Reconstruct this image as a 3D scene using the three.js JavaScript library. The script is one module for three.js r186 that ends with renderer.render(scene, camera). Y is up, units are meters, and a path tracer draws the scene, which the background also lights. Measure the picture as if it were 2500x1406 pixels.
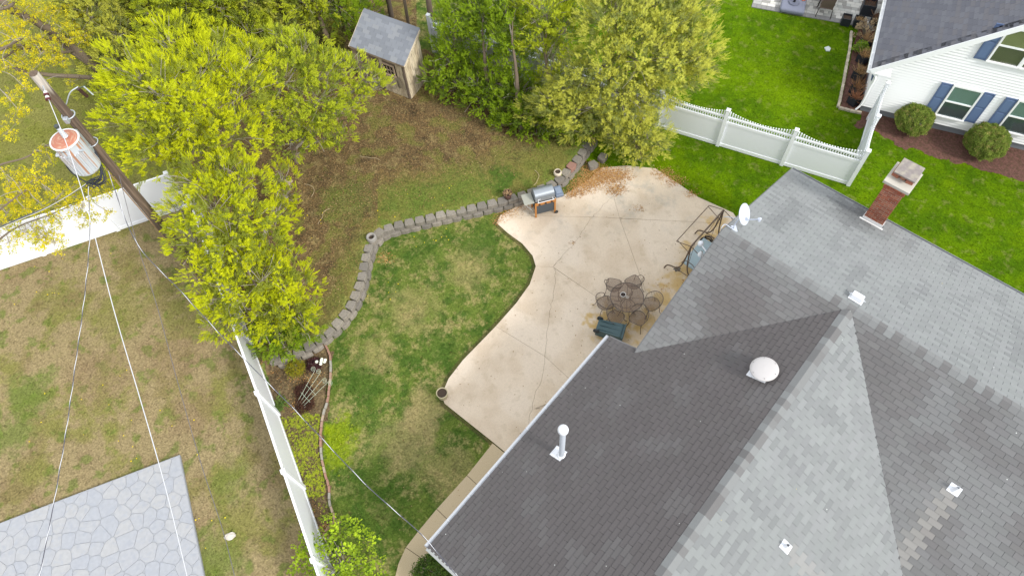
import * as THREE from 'three';
import { mergeGeometries } from 'three/addons/utils/BufferGeometryUtils.js';
import { RoundedBoxGeometry } from 'three/addons/geometries/RoundedBoxGeometry.js';
import { createNoise2D } from 'simplex-noise';

// ---- camera: a drone 20.5 m up, looking 60 degrees down with a slight roll
const scene = new THREE.Scene();
const camera = new THREE.PerspectiveCamera(44.46, 2500 / 1406, 0.5, 400);
camera.position.set(0, 20.5, 0);
camera.up.set(0.0893, 0.4922, -0.8659);
camera.lookAt(0, 20.5 - 0.86938, -0.49415);
camera.updateMatrixWorld(true);
camera.updateProjectionMatrix();

// ---- overcast sky (brighter towards the zenith) and a veiled, soft sun from the right
{
  const w = 64, h = 32, data = new Float32Array(w * h * 4);
  for (let j = 0; j < h; j++) for (let i = 0; i < w; i++) {
    const el = ((j + 0.5) / h - 0.5) * Math.PI, s = Math.sin(el);
    const b = s > 0 ? 0.56 * (1 + 0.15 * s) / 1.15 : 0.16;
    const k = (j * w + i) * 4;
    data[k] = b * 0.97; data[k + 1] = b * 1.0; data[k + 2] = b * 1.05; data[k + 3] = 1;
  }
  const sky = new THREE.DataTexture(data, w, h, THREE.RGBAFormat, THREE.FloatType);
  sky.mapping = THREE.EquirectangularReflectionMapping; sky.magFilter = THREE.LinearFilter; sky.minFilter = THREE.LinearFilter; sky.needsUpdate = true;
  scene.background = sky; scene.environment = sky;
}
const sun = new THREE.DirectionalLight(new THREE.Color(1, 0.96, 0.9), 1.5);
sun.position.set(26, 27, 11); sun.target.position.set(0, 0, -12);
sun.castShadow = true; sun.shadow.radius = 24; sun.shadow.mapSize.set(2048, 2048);
Object.assign(sun.shadow.camera, { left: -34, right: 34, top: 30, bottom: -30, near: 1, far: 100 });
scene.add(sun, sun.target);

const renderer = new THREE.WebGLRenderer({ antialias: true });
renderer.setSize(1024, 575);
renderer.toneMapping = THREE.LinearToneMapping;
renderer.toneMappingExposure = 2.75;
renderer.shadowMap.enabled = true;

// ---- helpers
function mulberry(a) { return () => { a |= 0; a = a + 0x6D2B79F5 | 0; let t = Math.imul(a ^ a >>> 15, 1 | a); t = t + Math.imul(t ^ t >>> 7, 61 | t) ^ t; return ((t ^ t >>> 14) >>> 0) / 4294967296; }; }
const rnd = mulberry(7), R = (a, b) => a + (b - a) * rnd();
const n2 = createNoise2D(mulberry(11)), n2b = createNoise2D(mulberry(23)), n2c = createNoise2D(mulberry(37));
const fbm = (x, y, o = 4) => { let s = 0, a = 0.5; for (let i = 0; i < o; i++) { s += a * n2(x, y); x *= 2.03; y *= 2.03; a *= 0.5; } return s; };
const clamp = (x, a = 0, b = 1) => Math.min(b, Math.max(a, x));
const ss = (a, b, x) => { const t = clamp((x - a) / (b - a)); return t * t * (3 - 2 * t); };
const lerp = (a, b, t) => a + (b - a) * t;
const s2l = c => { c /= 255; return c <= 0.04045 ? c / 12.92 : Math.pow((c + 0.055) / 1.055, 2.4); };
const l2s = c => 255 * (c <= 0.0031308 ? 12.92 * c : 1.055 * Math.pow(c, 1 / 2.4) - 0.055);
const rgb = (r, g, b) => [s2l(r), s2l(g), s2l(b)];
const mix3 = (a, b, t) => [lerp(a[0], b[0], t), lerp(a[1], b[1], t), lerp(a[2], b[2], t)];
const col = a => new THREE.Color().setRGB(a[0], a[1], a[2]);
const V = (x, y, z) => new THREE.Vector3(x, y, z);
const mat = (c, roughness = 0.8, o = {}) => new THREE.MeshStandardMaterial({ color: col(c), roughness, ...o });
function texture(w, h, fn, repeat = true, srgb = true) {   // fn(u, v) -> linear rgb (colour) or grey 0..1
  const d = new Uint8Array(w * h * 4);
  for (let j = 0; j < h; j++) for (let i = 0; i < w; i++) {
    const c = fn((i + 0.5) / w, (j + 0.5) / h), k = (j * w + i) * 4;
    for (let q = 0; q < 3; q++) d[k + q] = srgb ? clamp(l2s(c[q]), 0, 255) : clamp(c * 255, 0, 255);
    d[k + 3] = 255;
  }
  const t = new THREE.DataTexture(d, w, h, THREE.RGBAFormat);
  t.magFilter = THREE.LinearFilter; t.minFilter = THREE.LinearMipmapLinearFilter; t.generateMipmaps = true;
  t.wrapS = t.wrapT = repeat ? THREE.RepeatWrapping : THREE.ClampToEdgeWrapping;
  if (srgb) t.colorSpace = THREE.SRGBColorSpace;
  t.needsUpdate = true; return t;
}
const names = new Map();
function numbered(n) { const k = names.get(n) || 0; names.set(n, k + 1); return k ? n + '_' + String(k).padStart(3, '0') : n; }
function clean(g) { g = g.index ? g.toNonIndexed() : g; for (const k of Object.keys(g.attributes)) if (!['position', 'normal', 'uv'].includes(k)) g.deleteAttribute(k); if (!g.attributes.uv) g.setAttribute('uv', new THREE.Float32BufferAttribute(new Float32Array(g.attributes.position.count * 2), 2)); return g; }
const E_ = new THREE.Euler(), Q_ = new THREE.Quaternion();
const M4 = (x = 0, y = 0, z = 0, rx = 0, ry = 0, rz = 0, s = 1) => new THREE.Matrix4().compose(V(x, y, z), Q_.setFromEuler(E_.set(rx, ry, rz, 'YXZ')).clone(), V(s, s, s));
class MB {
  constructor() { this.g = []; }
  add(g, m) { g = clean(g); if (m) g.applyMatrix4(m); this.g.push(g); return this; }
  box(w, h, d, x = 0, y = 0, z = 0, rx = 0, ry = 0, rz = 0) { return this.add(new THREE.BoxGeometry(w, h, d), M4(x, y, z, rx, ry, rz)); }
  rbox(w, h, d, r, x = 0, y = 0, z = 0, rx = 0, ry = 0, rz = 0) { return this.add(new RoundedBoxGeometry(w, h, d, 2, r), M4(x, y, z, rx, ry, rz)); }
  cyl(rt, rb, h, x = 0, y = 0, z = 0, seg = 16, rx = 0, ry = 0, rz = 0, open = false) { return this.add(new THREE.CylinderGeometry(rt, rb, h, seg, 1, open), M4(x, y, z, rx, ry, rz)); }
  bar(a, b, r, r2 = r, seg = 8) { const d = b.clone().sub(a), l = d.length(); const g = new THREE.CylinderGeometry(r2, r, l, seg); const m = new THREE.Matrix4().compose(a.clone().add(b).multiplyScalar(0.5), new THREE.Quaternion().setFromUnitVectors(V(0, 1, 0), d.normalize()), V(1, 1, 1)); return this.add(g, m); }
  tube(pts, r, seg = 6, n = pts.length * 5, closed = false) { return this.add(new THREE.TubeGeometry(new THREE.CatmullRomCurve3(pts, closed, 'centripetal'), n, r, seg, closed)); }
  lathe(pts, x = 0, y = 0, z = 0, seg = 24) { return this.add(new THREE.LatheGeometry(pts.map(p => new THREE.Vector2(p[0], p[1])), seg), M4(x, y, z)); }
  torus(r, t, x = 0, y = 0, z = 0, rx = Math.PI / 2, ry = 0, arc = Math.PI * 2) { return this.add(new THREE.TorusGeometry(r, t, 8, 32, arc), M4(x, y, z, rx, ry, 0)); }
  geo() { return mergeGeometries(this.g, false); }
  mesh(name, m, parent) { return obj(name, this.geo(), m, parent); }
}
function obj(name, g, m, parent = scene) { const o = new THREE.Mesh(g, m); o.name = parent === scene ? numbered(name) : name; o.castShadow = o.receiveShadow = true; parent.add(o); return o; }
function tag(o, label, category, group) { o.userData.label = label; o.userData.category = category; if (group) o.userData.group = group; return o; }
function thing(name, label, category, p = [0, 0, 0], turn = 0, group) { const o = new THREE.Group(); o.name = numbered(name); o.position.set(...p); o.rotation.y = turn; scene.add(o); return tag(o, label, category, group); }
function part(name, parent) { const o = new THREE.Group(); o.name = name; parent.add(o); return o; }
function struct(o) { o.userData.kind = 'structure'; return o; }
function stuff(o) { o.userData.kind = 'stuff'; return o; }
function copies(name, g, m, list, parent = scene) {   // list of [Matrix4, [r,g,b]]
  const o = new THREE.InstancedMesh(g, m, list.length); o.name = parent === scene ? numbered(name) : name; const c = new THREE.Color();
  list.forEach(([mm, k], i) => { o.setMatrixAt(i, mm); if (k) o.setColorAt(i, c.setRGB(k[0], k[1], k[2])); });
  o.castShadow = o.receiveShadow = true; parent.add(o); return stuff(o);
}
function prism(pts, y0, y1, inset = 0, bevel = 0) {   // flat polygon of [x, z], between two heights
  const sh = new THREE.Shape(pts.map(p => new THREE.Vector2(p[0], -p[1])));
  const g = new THREE.ExtrudeGeometry(sh, { depth: y1 - y0 - 2 * bevel, bevelEnabled: bevel > 0, bevelThickness: bevel, bevelSize: bevel, bevelOffset: -bevel, bevelSegments: 1 });
  g.rotateX(-Math.PI / 2); g.translate(0, y0 + bevel, 0);
  worldUV(g); return g;
}
function worldUV(g, s = 1) { const p = g.attributes.position, uv = new Float32Array(p.count * 2); for (let i = 0; i < p.count; i++) { uv[2 * i] = p.getX(i) * s; uv[2 * i + 1] = p.getZ(i) * s; } g.setAttribute('uv', new THREE.BufferAttribute(uv, 2)); return g; }
function area(p) { let s = 0; for (let i = 0; i < p.length; i++) { const a = p[i], b = p[(i + 1) % p.length]; s += a[0] * b[1] - b[0] * a[1]; } return s / 2; }
function insetPoly(p, d) {   // shrink a polygon by d
  if (area(p) < 0) p = p.slice().reverse();
  const n = p.length, out = [];
  for (let i = 0; i < n; i++) {
    const a = p[(i + n - 1) % n], b = p[i], c = p[(i + 1) % n];
    let ux = b[0] - a[0], uz = b[1] - a[1], vx = c[0] - b[0], vz = c[1] - b[1]; const lu = Math.hypot(ux, uz) || 1, lv = Math.hypot(vx, vz) || 1;
    ux /= lu; uz /= lu; vx /= lv; vz /= lv;
    let nx = -uz - vz, nz = ux + vx; const q = Math.hypot(nx, nz) || 1; nx /= q; nz /= q;
    const k = d / Math.max(0.35, nx * -uz + nz * ux);
    out.push([b[0] + nx * k, b[1] + nz * k]);
  }
  return out;
}
function inPoly(p, x, z) { let c = false; for (let i = 0, j = p.length - 1; i < p.length; j = i++) { const a = p[i], b = p[j]; if ((a[1] > z) !== (b[1] > z) && x < (b[0] - a[0]) * (z - a[1]) / (b[1] - a[1]) + a[0]) c = !c; } return c; }
function distLine(p, x, z) { let m = 1e9; for (let i = 0; i < p.length - 1; i++) { const a = p[i], b = p[i + 1], dx = b[0] - a[0], dz = b[1] - a[1]; const t = clamp(((x - a[0]) * dx + (z - a[1]) * dz) / (dx * dx + dz * dz)); m = Math.min(m, Math.hypot(x - a[0] - dx * t, z - a[1] - dz * t)); } return m; }
function resample(p, step) { const out = [], c = new THREE.CatmullRomCurve3(p.map(q => V(q[0], 0, q[1])), false, 'centripetal'); const n = Math.round(c.getLength() / step); for (let i = 0; i < n; i++) { const q = c.getPointAt((i + 0.5) / n), t = c.getTangentAt((i + 0.5) / n); out.push([q.x, q.z, Math.atan2(-t.z, t.x), c.getLength() / n]); } return out; }
// ---- site survey: world positions in metres (x, z) or (x, y, z)
const L = {
  wallLine: [[-7.85,-9.59],[-7.28,-9.73],[-6.71,-9.97],[-6.21,-10.31],[-5.83,-10.66],[-5.54,-11.02],[-5.31,-11.42],[-5.14,-11.86],[-5.01,-12.29],[-4.94,-12.77],[-4.87,-13.22],[-4.78,-13.61],[-4.61,-13.98],[-4.28,-14.24],[-3.67,-14.4],[-2.88,-14.54],[-2.1,-14.68],[-1.33,-14.79],[-0.55,-14.94],[0.21,-15.09],[1.03,-15.31],[1.72,-15.56],[2.15,-15.86],[2.49,-16.26],[2.81,-16.64],[3.09,-17.02],[3.35,-17.38],[3.54,-17.64]],
  edgeLine: [[-6.18,-10.14],[-6.02,-9.73],[-5.97,-9.3],[-5.98,-8.74],[-6.02,-8.2],[-6.12,-7.81],[-6.16,-7.42],[-6.16,-6.91],[-6.09,-6.4],[-5.96,-5.9],[-5.84,-5.53],[-5.79,-5.06],[-5.64,-4.59],[-5.82,-4.35],[-5.97,-4.08]],
  patioWest: [[-0.65,-6.11],[-0.98,-6.44],[-2.39,-7.79],[-2.47,-8.07],[-2.24,-8.59],[-1.76,-9.18],[-0.64,-10.27],[0.09,-11.05],[0.6,-11.72],[0.87,-12.4],[0.8,-12.84],[0.49,-13.37],[0.03,-13.85],[-0.34,-14.33],[-0.18,-14.65]],
  patioTop: [[-0.18,-14.65],[0.43,-14.96],[1.01,-15.13],[2.13,-15.26],[3.01,-15.78],[3.69,-16.37],[4.6,-16.36],[5.62,-16.11],[6.23,-15.42],[6.89,-14.66],[7.95,-13.86]],
  patioEast: [[7.95,-13.86],[8.3,-11.8],[6.54,-9.51],[3.72,-8.36],[2.18,-7.43],[0.51,-5.81],[-0.65,-6.11]],
  pJ1: [[-0.64,-10.27],[0.46,-9.19],[1.85,-7.82],[2.53,-7.26]],
  pJW: [[0.87,-12.4],[1.45,-12.31]],
  pJSE: [[1.45,-12.31],[2.68,-11.09],[3.73,-10.06],[4.85,-8.96]],
  pCR: [[1.45,-12.31],[2,-12.91],[2.41,-13.34],[2.76,-13.85],[3.06,-14.21],[3.45,-14.63],[3.92,-15.05]],
  pL2a: [[-0.18,-14.65],[3.06,-14.21]],
  pL2b: [[3.06,-14.21],[3.99,-14.05]],
  pL2c: [[3.99,-14.05],[5.77,-13.75],[8.11,-13.34]],
  pL3a: [[3.92,-15.05],[3.99,-14.05]],
  pL3b: [[3.99,-14.05],[4.14,-12.98],[4.28,-11.9],[4.47,-10.47],[4.53,-9.3]],
  pL3t: [[3.92,-15.05],[4.23,-15.45],[4.62,-16.36]],
  pC2a: [[1.45,-12.31],[1.52,-12.1],[1.42,-11.55],[1.1,-10.35],[0.84,-9.06]],
  pC2b: [[0.82,-8.84],[0.66,-8.25],[0.45,-7.93],[0.17,-7.1],[-0.07,-6.1]],
  walkL: [[-0.99,-6.41],[-1.8,-5.52],[-2.71,-4.64],[-3.23,-4.09],[-3.6,-3.67],[-3.8,-3.27],[-3.9,-2.91],[-3.96,-2.5]],
  walkR: [[-0.45,-5.89],[-1.23,-4.92],[-2.12,-4.02],[-2.67,-3.5],[-2.98,-3.21],[-3.1,-2.89],[-3.16,-2.54],[-3.21,-2.13]],
  stamped: [[-16.01,-5.14],[-10.4,-6.89],[-9.17,-3.38],[-8.59,-1.77],[-15.4,-3.12]],
  fenceL2top: [[-7.53,-7.91],[-6.58,-5.57]],
  bed: [[-8.22,-9.81],[-7.41,-9.73],[-6.18,-10.14],[-6.02,-9.73],[-5.97,-9.3],[-6.02,-8.2],[-6.16,-7.42],[-6.16,-6.91],[-5.96,-5.9],[-5.79,-5.06],[-5.64,-4.59],[-5.97,-4.08],[-6.22,-4.3],[-6.65,-5.43],[-7.58,-7.82]],
  trees: {T1:{kind:'yellow',base:[-9.47,0.4,-15.76],lobes:[[-10.24,6.4,-16.18,0.85],[-9.47,6.2,-17.41,0.8],[-10.95,5.4,-15.31,0.75],[-9.19,6.5,-15.15,1],[-8.45,6,-16.55,0.85],[-8.55,5.8,-14.97,0.9],[-7.63,5.2,-16.26,0.85],[-7.89,4.8,-15.01,0.85],[-9.96,5.2,-14.58,0.8],[-10.77,4.8,-14.32,0.6],[-7.53,5.2,-17.65,0.6],[-9.01,4.6,-14.52,0.8],[-11.08,5.6,-16.2,0.65],[-8.4,5.4,-18.09,0.6],[-9.27,5.2,-14.82,0.7],[-8.6,3.8,-14.5,0.6]]},T2:{kind:'yellow',base:[-8.61,0.4,-13.17],lobes:[[-8.69,4.9,-13.17,0.65],[-8.16,4.6,-12.25,0.85],[-7.82,4.2,-11.44,0.8],[-7.37,4.1,-12.31,0.75],[-8.89,4.2,-11.7,0.65],[-7.48,4.4,-13.28,0.65],[-7.03,3.4,-11.88,0.65],[-9.18,4.6,-12.44,0.5],[-8.68,3.6,-10.81,0.55],[-6.87,2.6,-11.79,0.55],[-7.89,4.7,-13.69,0.6],[-7.55,1.6,-14.42,0.45],[-7.54,1.6,-15.98,0.45],[-7.52,1.1,-15.47,0.4]]},T2c:{kind:'yellow',base:[-7.49,0.4,-10.64],lobes:[[-7.11,3.4,-10.76,0.8],[-8.08,3.1,-10.56,0.75],[-6.39,2.3,-10.83,0.65],[-6.91,2.1,-10.36,0.75],[-7.68,2.3,-10.13,0.65],[-8.56,2.6,-9.93,0.55],[-6.41,1.5,-10.34,0.45],[-7.55,3.6,-11.24,0.6],[-7.52,1.7,-10.07,0.5],[-8.58,3.1,-10.27,0.45],[-6.54,2.8,-10.92,0.5]]},T2d:{kind:'green',base:[-7.44,0.4,-10.05],lobes:[[-7.39,0.9,-9.81,0.45],[-7.74,1.2,-9.92,0.4],[-6.88,0.9,-9.91,0.4],[-6.55,1.2,-10.15,0.4],[-7.14,1.3,-10.02,0.4]]},T3:{kind:'lime',base:[-7.54,0.4,-17.62],lobes:[[-6.18,4.4,-18.73,0.75],[-6.84,4.2,-17.71,0.85],[-5.5,3.8,-18.34,0.75],[-4.77,3.5,-18.86,0.55],[-4.32,3,-18.74,0.45],[-5.88,3.3,-17.57,0.85],[-6.93,3.3,-16.96,0.75],[-5.17,2.6,-17.88,0.5],[-6.31,2.2,-17.25,0.65],[-7.64,3.6,-16.94,0.6],[-5.64,1.8,-17.44,0.45],[-7.14,2,-16.97,0.55],[-6.83,4.6,-19.17,0.55],[-4.02,2.7,-18.72,0.3],[-4.71,2.5,-18.41,0.35]]},T5a:{kind:'green',base:[-1.53,0.4,-20.88],lobes:[[-2.15,1.3,-20.46,0.45],[-1.61,1.9,-20.5,0.55],[-1.41,1,-20.13,0.5],[-0.99,2.6,-20.72,0.55],[-1.1,3.5,-20.86,0.65],[-0.8,1.5,-20.4,0.45],[-1.68,2.4,-21.04,0.35],[-0.68,4.2,-20.68,0.6],[-1.98,0.9,-20.2,0.35]]},T5b:{kind:'green',base:[-0.24,0.4,-19.47],lobes:[[-0.29,1,-19.25,0.55],[-0.61,1.5,-19.63,0.45],[0.29,1.7,-19.31,0.5],[-0.21,4.2,-20.2,0.6],[0.17,3.5,-20.16,0.5],[0.28,0.8,-18.75,0.45],[-0.91,0.8,-19.63,0.4],[0.13,2.3,-19.64,0.35]]},T5c:{kind:'green',base:[0.92,0.4,-18.23],lobes:[[0.8,2.6,-19.44,0.55],[0.94,1.6,-18.92,0.6],[1.01,0.9,-18.26,0.55],[1.66,0.7,-17.87,0.45],[0.73,3.8,-19.73,0.65],[1.26,1.1,-18.45,0.5],[0.58,4.6,-20.01,0.6],[2.32,0.7,-17.73,0.5],[2.93,0.8,-17.77,0.5],[1.67,0.9,-17.98,0.5],[0.46,1.2,-18.86,0.5],[3.37,0.7,-17.61,0.4],[2.04,1.3,-17.96,0.45],[0.17,0.6,-18.44,0.35]]},T5d:{kind:'lime',base:[2.02,0.4,-18.41],lobes:[[1.97,4.6,-19.42,0.75],[2.57,4,-19.15,0.65],[1.53,3.8,-19.22,0.5],[2.15,3.1,-19.12,0.5],[2.97,4.4,-19.74,0.55],[1.66,4.8,-19.72,0.55],[1.24,4.6,-19.72,0.4],[2.01,2,-19.1,0.4]]},T6:{kind:'olive',base:[4.03,0.4,-17.86],lobes:[[3.73,5,-18.11,0.75],[4.82,5,-18.35,0.85],[5.85,4.6,-17.92,0.85],[6.51,4.2,-17.53,0.65],[6.82,3.8,-17.08,0.45],[5.88,4,-16.89,0.75],[4.72,4.2,-17.19,0.85],[3.61,3.8,-17.58,0.75],[2.71,3,-17.77,0.65],[2.01,2.2,-17.69,0.6],[3.1,2.2,-17.27,0.75],[4.27,3,-17.01,0.85],[5.41,3.2,-16.95,0.65],[1.46,1.6,-18.05,0.45],[2.52,1.2,-17.6,0.5],[3.65,1.5,-17.29,0.45],[6.44,5,-18.52,0.65],[5.66,5.2,-18.77,0.75],[4.06,5.4,-18.73,0.75]]},T6b:{kind:'olive',base:[5.11,0,-16.69],lobes:[[4.64,1.9,-16.89,0.65],[5.28,1.4,-16.51,0.65],[4.66,1.1,-16.47,0.55],[4.1,1.2,-16.74,0.4],[5.67,1,-16.35,0.4],[4.97,0.7,-16.31,0.45],[4.16,1.8,-16.95,0.45],[4.84,2.6,-17.24,0.55]]}},
  bB1: [[-14.55,-22.83]],
  bB2: [[-12.13,-23.47]],
  bB3: [[-9.77,-23.65]],
  bB4: [[-6.62,-23.69]],
  bB5: [[-2.29,-23.18]],
  bB6: [[-4.08,-24.65]],
  bB7: [[-3.3,-23.55]],
  bB8: [[-5.21,-24.92]],
  bC1: [[-13.6,-24.14]],
  bC2: [[-10.96,-24.29]],
  bC3: [[-8.12,-24.3]],
  bC4: [[-5.89,-24.51]],
  mapleLimbs: [[[-15.01,0.4,-22.15],[-15.03,1.6,-21.85],[-14.93,2.6,-21.47],[-15.17,4.2,-21.16],[-15.58,5.4,-20.8],[-16.29,6.4,-20.98]],[[-14.46,1.8,-21.14],[-14.39,3.2,-19.92],[-15.21,3.9,-19.41],[-15.94,4.5,-19.19],[-16.62,5,-19.2]],[[-14.91,2.2,-21.53],[-15.17,3.4,-21.25],[-15.76,4.6,-21.35],[-16.41,5.2,-21.32]],[[-14.98,2.9,-21.42],[-15.27,4,-21.06],[-15.39,5,-19.62],[-15.92,5.6,-18.73]],[[-16.76,1.2,-25.35],[-16.06,3,-24.02],[-15.69,4.5,-23.43]],[[-15.13,3,-21.69],[-14.98,3.8,-20.57],[-15.67,4.6,-19.96],[-15.83,5.4,-17.94]],[[-14.23,6.2,-12.92],[-13.48,6.2,-13.37],[-12.86,6.2,-13.54],[-12.32,6.2,-13.95]],[[-16.08,6.5,-19.65],[-15.09,6.3,-19.77],[-14.74,6.2,-20.63]],[[-15.62,6,-17.8],[-14.89,5.9,-18.53],[-14.66,5.7,-19.11]],[[-13.7,6,-11.41],[-13.08,5.8,-12.55],[-12.51,5.6,-13.34]],[[-13.76,5.6,-10.66],[-13.42,5.2,-11.92],[-12.73,4.8,-12.68],[-11.94,4.6,-13.32]]],
  mapleClusters: [[-15.42,5.6,-20.69],[-15.38,5.2,-20.57],[-15.91,5,-20.28],[-14.99,5,-21.28],[-14.55,4.6,-20.78],[-15.03,4.8,-20.1],[-14.5,4.2,-20.73],[-15.34,4.8,-19.45],[-15.61,5.2,-19.42],[-14.97,4.6,-19.63],[-14.73,3.8,-21.96],[-14.55,3.6,-21.64],[-15.47,5,-19.93],[-14.89,4.6,-21.87],[-15.6,4.8,-18.92],[-15.28,4.4,-19.02],[-15.04,4,-20.11],[-15.54,5.6,-19.91],[-15.11,5.4,-21.1],[-15.05,3.6,-20.35],[-15.09,4.6,-18.04],[-15.06,5,-17.19],[-14.65,5,-16.63],[-14.55,5.2,-15.6],[-14.7,4,-22.37],[-14.81,3.3,-21.7],[-14.97,4.4,-20.25],[-13.38,5.9,-13.06],[-13.08,5.8,-12.96],[-12.77,5.8,-13.07],[-12.52,5.6,-12.91],[-13.03,5.6,-12.69],[-13.35,5.6,-12.45],[-12.26,5.4,-12.76],[-12.14,5.2,-13.18],[-13,5.5,-12.35],[-13.53,5.4,-12],[-12.65,5.5,-12.51],[-11.54,4.8,-13.65],[-11.34,4.8,-13.85],[-11.64,4.8,-13.29],[-12.65,5,-12.39],[-12.73,4.8,-11.98],[-12.48,4.8,-11.68],[-13.24,5,-12.04],[-12.9,4.9,-11.8],[-11.94,4.8,-12.81],[-11.89,4.6,-12.59],[-13.59,5,-11.67],[-12.11,5,-13.04],[-13.39,5.6,-12.18],[-12.86,5.9,-13.21],[-13.21,5.7,-12.77]],
  w_primary: [[-10.12,9.15,-12.44],[-9.52,8.9,-11.14],[-8.81,8.7,-9.45],[-7.85,8.55,-7.05],[-6.97,8.6,-5.15],[-6.14,8.8,-3.46],[-5.39,9.1,-1.91],[-4.82,9.4,-0.77]],
  w_lower: [[-10.47,6.75,-11.9],[-10.29,6.5,-10.63],[-10.15,6.3,-8.9],[-10,6.25,-7.21],[-9.79,6.3,-5.46],[-9.58,6.45,-3.88],[-9.35,6.7,-2.55],[-9.07,7,-1.19]],
  w_service: [[-10.16,6.6,-12.44],[-9.3,6.1,-10.46],[-8.05,5.9,-9.03],[-6.76,5.7,-7.58],[-5.14,5.5,-5.86],[-3.47,5.3,-4.03],[-2.3,5.2,-2.91],[-1.69,5.15,-2.16],[-0.99,5.1,-1.34]],
  w_thin: [[-10.05,6.3,-12.53],[-9.4,6,-10.63],[-8.66,5.8,-8.8],[-7.86,5.7,-6.73],[-6.99,5.8,-4.72],[-6.27,5.9,-3.2],[-5.91,6,-2.35],[-5.55,6.1,-1.49]],
  w_bundle: [[-10.5,6.75,-11.96],[-10.95,6.7,-11.66],[-11.48,6.65,-11.38],[-12.08,6.6,-11.17],[-13.06,6.6,-10.68]],
  misc: [[-10.12,9.15,-12.44],[-10.26,9.5,-12.78]],
  swing: [[5.29,-11.97],[6.58,-13.21],[7.36,-13.22]],
  swingTop: [[5.62,2,-11.41],[6.91,2,-12.65]],
  swingRail: [[5.09,1.75,-11.29],[6.08,1.75,-12.24]],
  swingSeat: [[6.01,0.5,-11.86],[6.84,0.5,-12.7],[6.36,0.5,-11.61]],
  chairs: [[2.93,-10.53],[3.31,-11.16],[3.97,-11.19],[4.42,-10.36],[3.2,-10],[3.9,-9.91]],
  shrubs: [[-7.06,-9.34],[-6.25,-9.51],[-6.5,-9.45],[-7,-8.03],[-6.05,-8.86],[-7.57,-7.98],[-5.31,-3.29],[-2.87,-2.93],[-6.7,-8.88],[-6.71,-8.14],[-7.07,-6.99],[-6.31,-4.87],[-8.11,-9.79]],
  neigh: [[12.92,-23.71],[13.95,-23.27],[14.65,-22.72],[15.11,-22.56],[15.96,-23.25],[15.66,-22.59],[14.86,-21.43],[14.49,-20.55],[14.06,-19.69],[13.77,-18.96],[13.55,-18.45],[13.55,-21.36]],
  sticks: [[-3.56,-19.26],[-7.49,-15.98],[-6.87,-15.55],[1.17,-15.94]],
  debris: [[3.62,-15.81],[2.98,-15.5],[3.99,-15.3],[4.38,-15.91],[6.07,-15.34],[6.68,-14.72],[0.09,-14.73],[0.4,-14.87],[5.44,-11.3],[6.27,-12.01],[4.37,-9.88]]
};
// ======================================================================= the ground
const L2A = [-7.53, -7.91], L2D = [0.3762, 0.9265];           // line of the long white fence between the two yards
const leftOfL2 = (x, z) => (x - L2A[0]) * L2D[1] - (z - L2A[1]) * L2D[0] < 0;
const terracePoly = [...L.wallLine, [4.4, -18.4], [8, -21], [12, -40], [-60, -40], [-60, -9], [-8.5, -9.3]];
const houseYaw = -0.7877, O = [5.685, -10.103], cA = 0.7055, sA = 0.7087;
const toUV = (x, z) => [(x - O[0]) * cA + (z - O[1]) * sA, -(x - O[0]) * sA + (z - O[1]) * cA];
function gy(x, z) {
  if (leftOfL2(x, z)) return 0.4 * ss(-7.2, -11.5, z);
  if (inPoly(terracePoly, x, z)) return 0.4 * (1 - ss(4, 8, x)) + 0.025 * fbm(x * 0.5, z * 0.5, 2);
  return 0.012 * fbm(x * 0.6, z * 0.6, 2);
}
const patioPoly = [...L.patioWest, ...L.patioTop.slice(1), ...L.patioEast.slice(1, -1)];
const walkPoly = [...L.walkL, ...L.walkR.slice().reverse()];
const bedPoly = L.bed;
const redBed = [[13.35, -17.3], [14.02, -16.94], [14.52, -16.19], [15.4, -15.7], [16.25, -15.22], [17.1, -14.74], [18.26, -14.06], [22, -12], [24, -13], [14, -18.1]];
const stripBed = [[13.05, -18.2], [14.62, -21.46], [15.2, -22.5], [16.2, -22.3], [13.74, -17.9]];
const picket0 = [12.25, -14.62], picketD = [-0.8726, -0.4884];
const behindPicket = (x, z) => (x - picket0[0]) * picketD[1] - (z - picket0[1]) * picketD[0] < 0;
const C = {
  green: rgb(98, 115, 49), dark: rgb(73, 98, 38), tan: rgb(157, 144, 97), straw: rgb(168, 151, 107),
  litter: rgb(107, 90, 63), soil: rgb(77, 65, 49), rust: rgb(128, 103, 67), olive: rgb(120, 120, 60),
  vivid: rgb(88, 119, 4), vividD: rgb(71, 102, 6), vividL: rgb(110, 138, 2), dry: rgb(147, 132, 97), dryD: rgb(131, 111, 84), mulch: rgb(112, 96, 72), red: rgb(112, 82, 74), lime: rgb(140, 160, 20),
};
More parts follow.
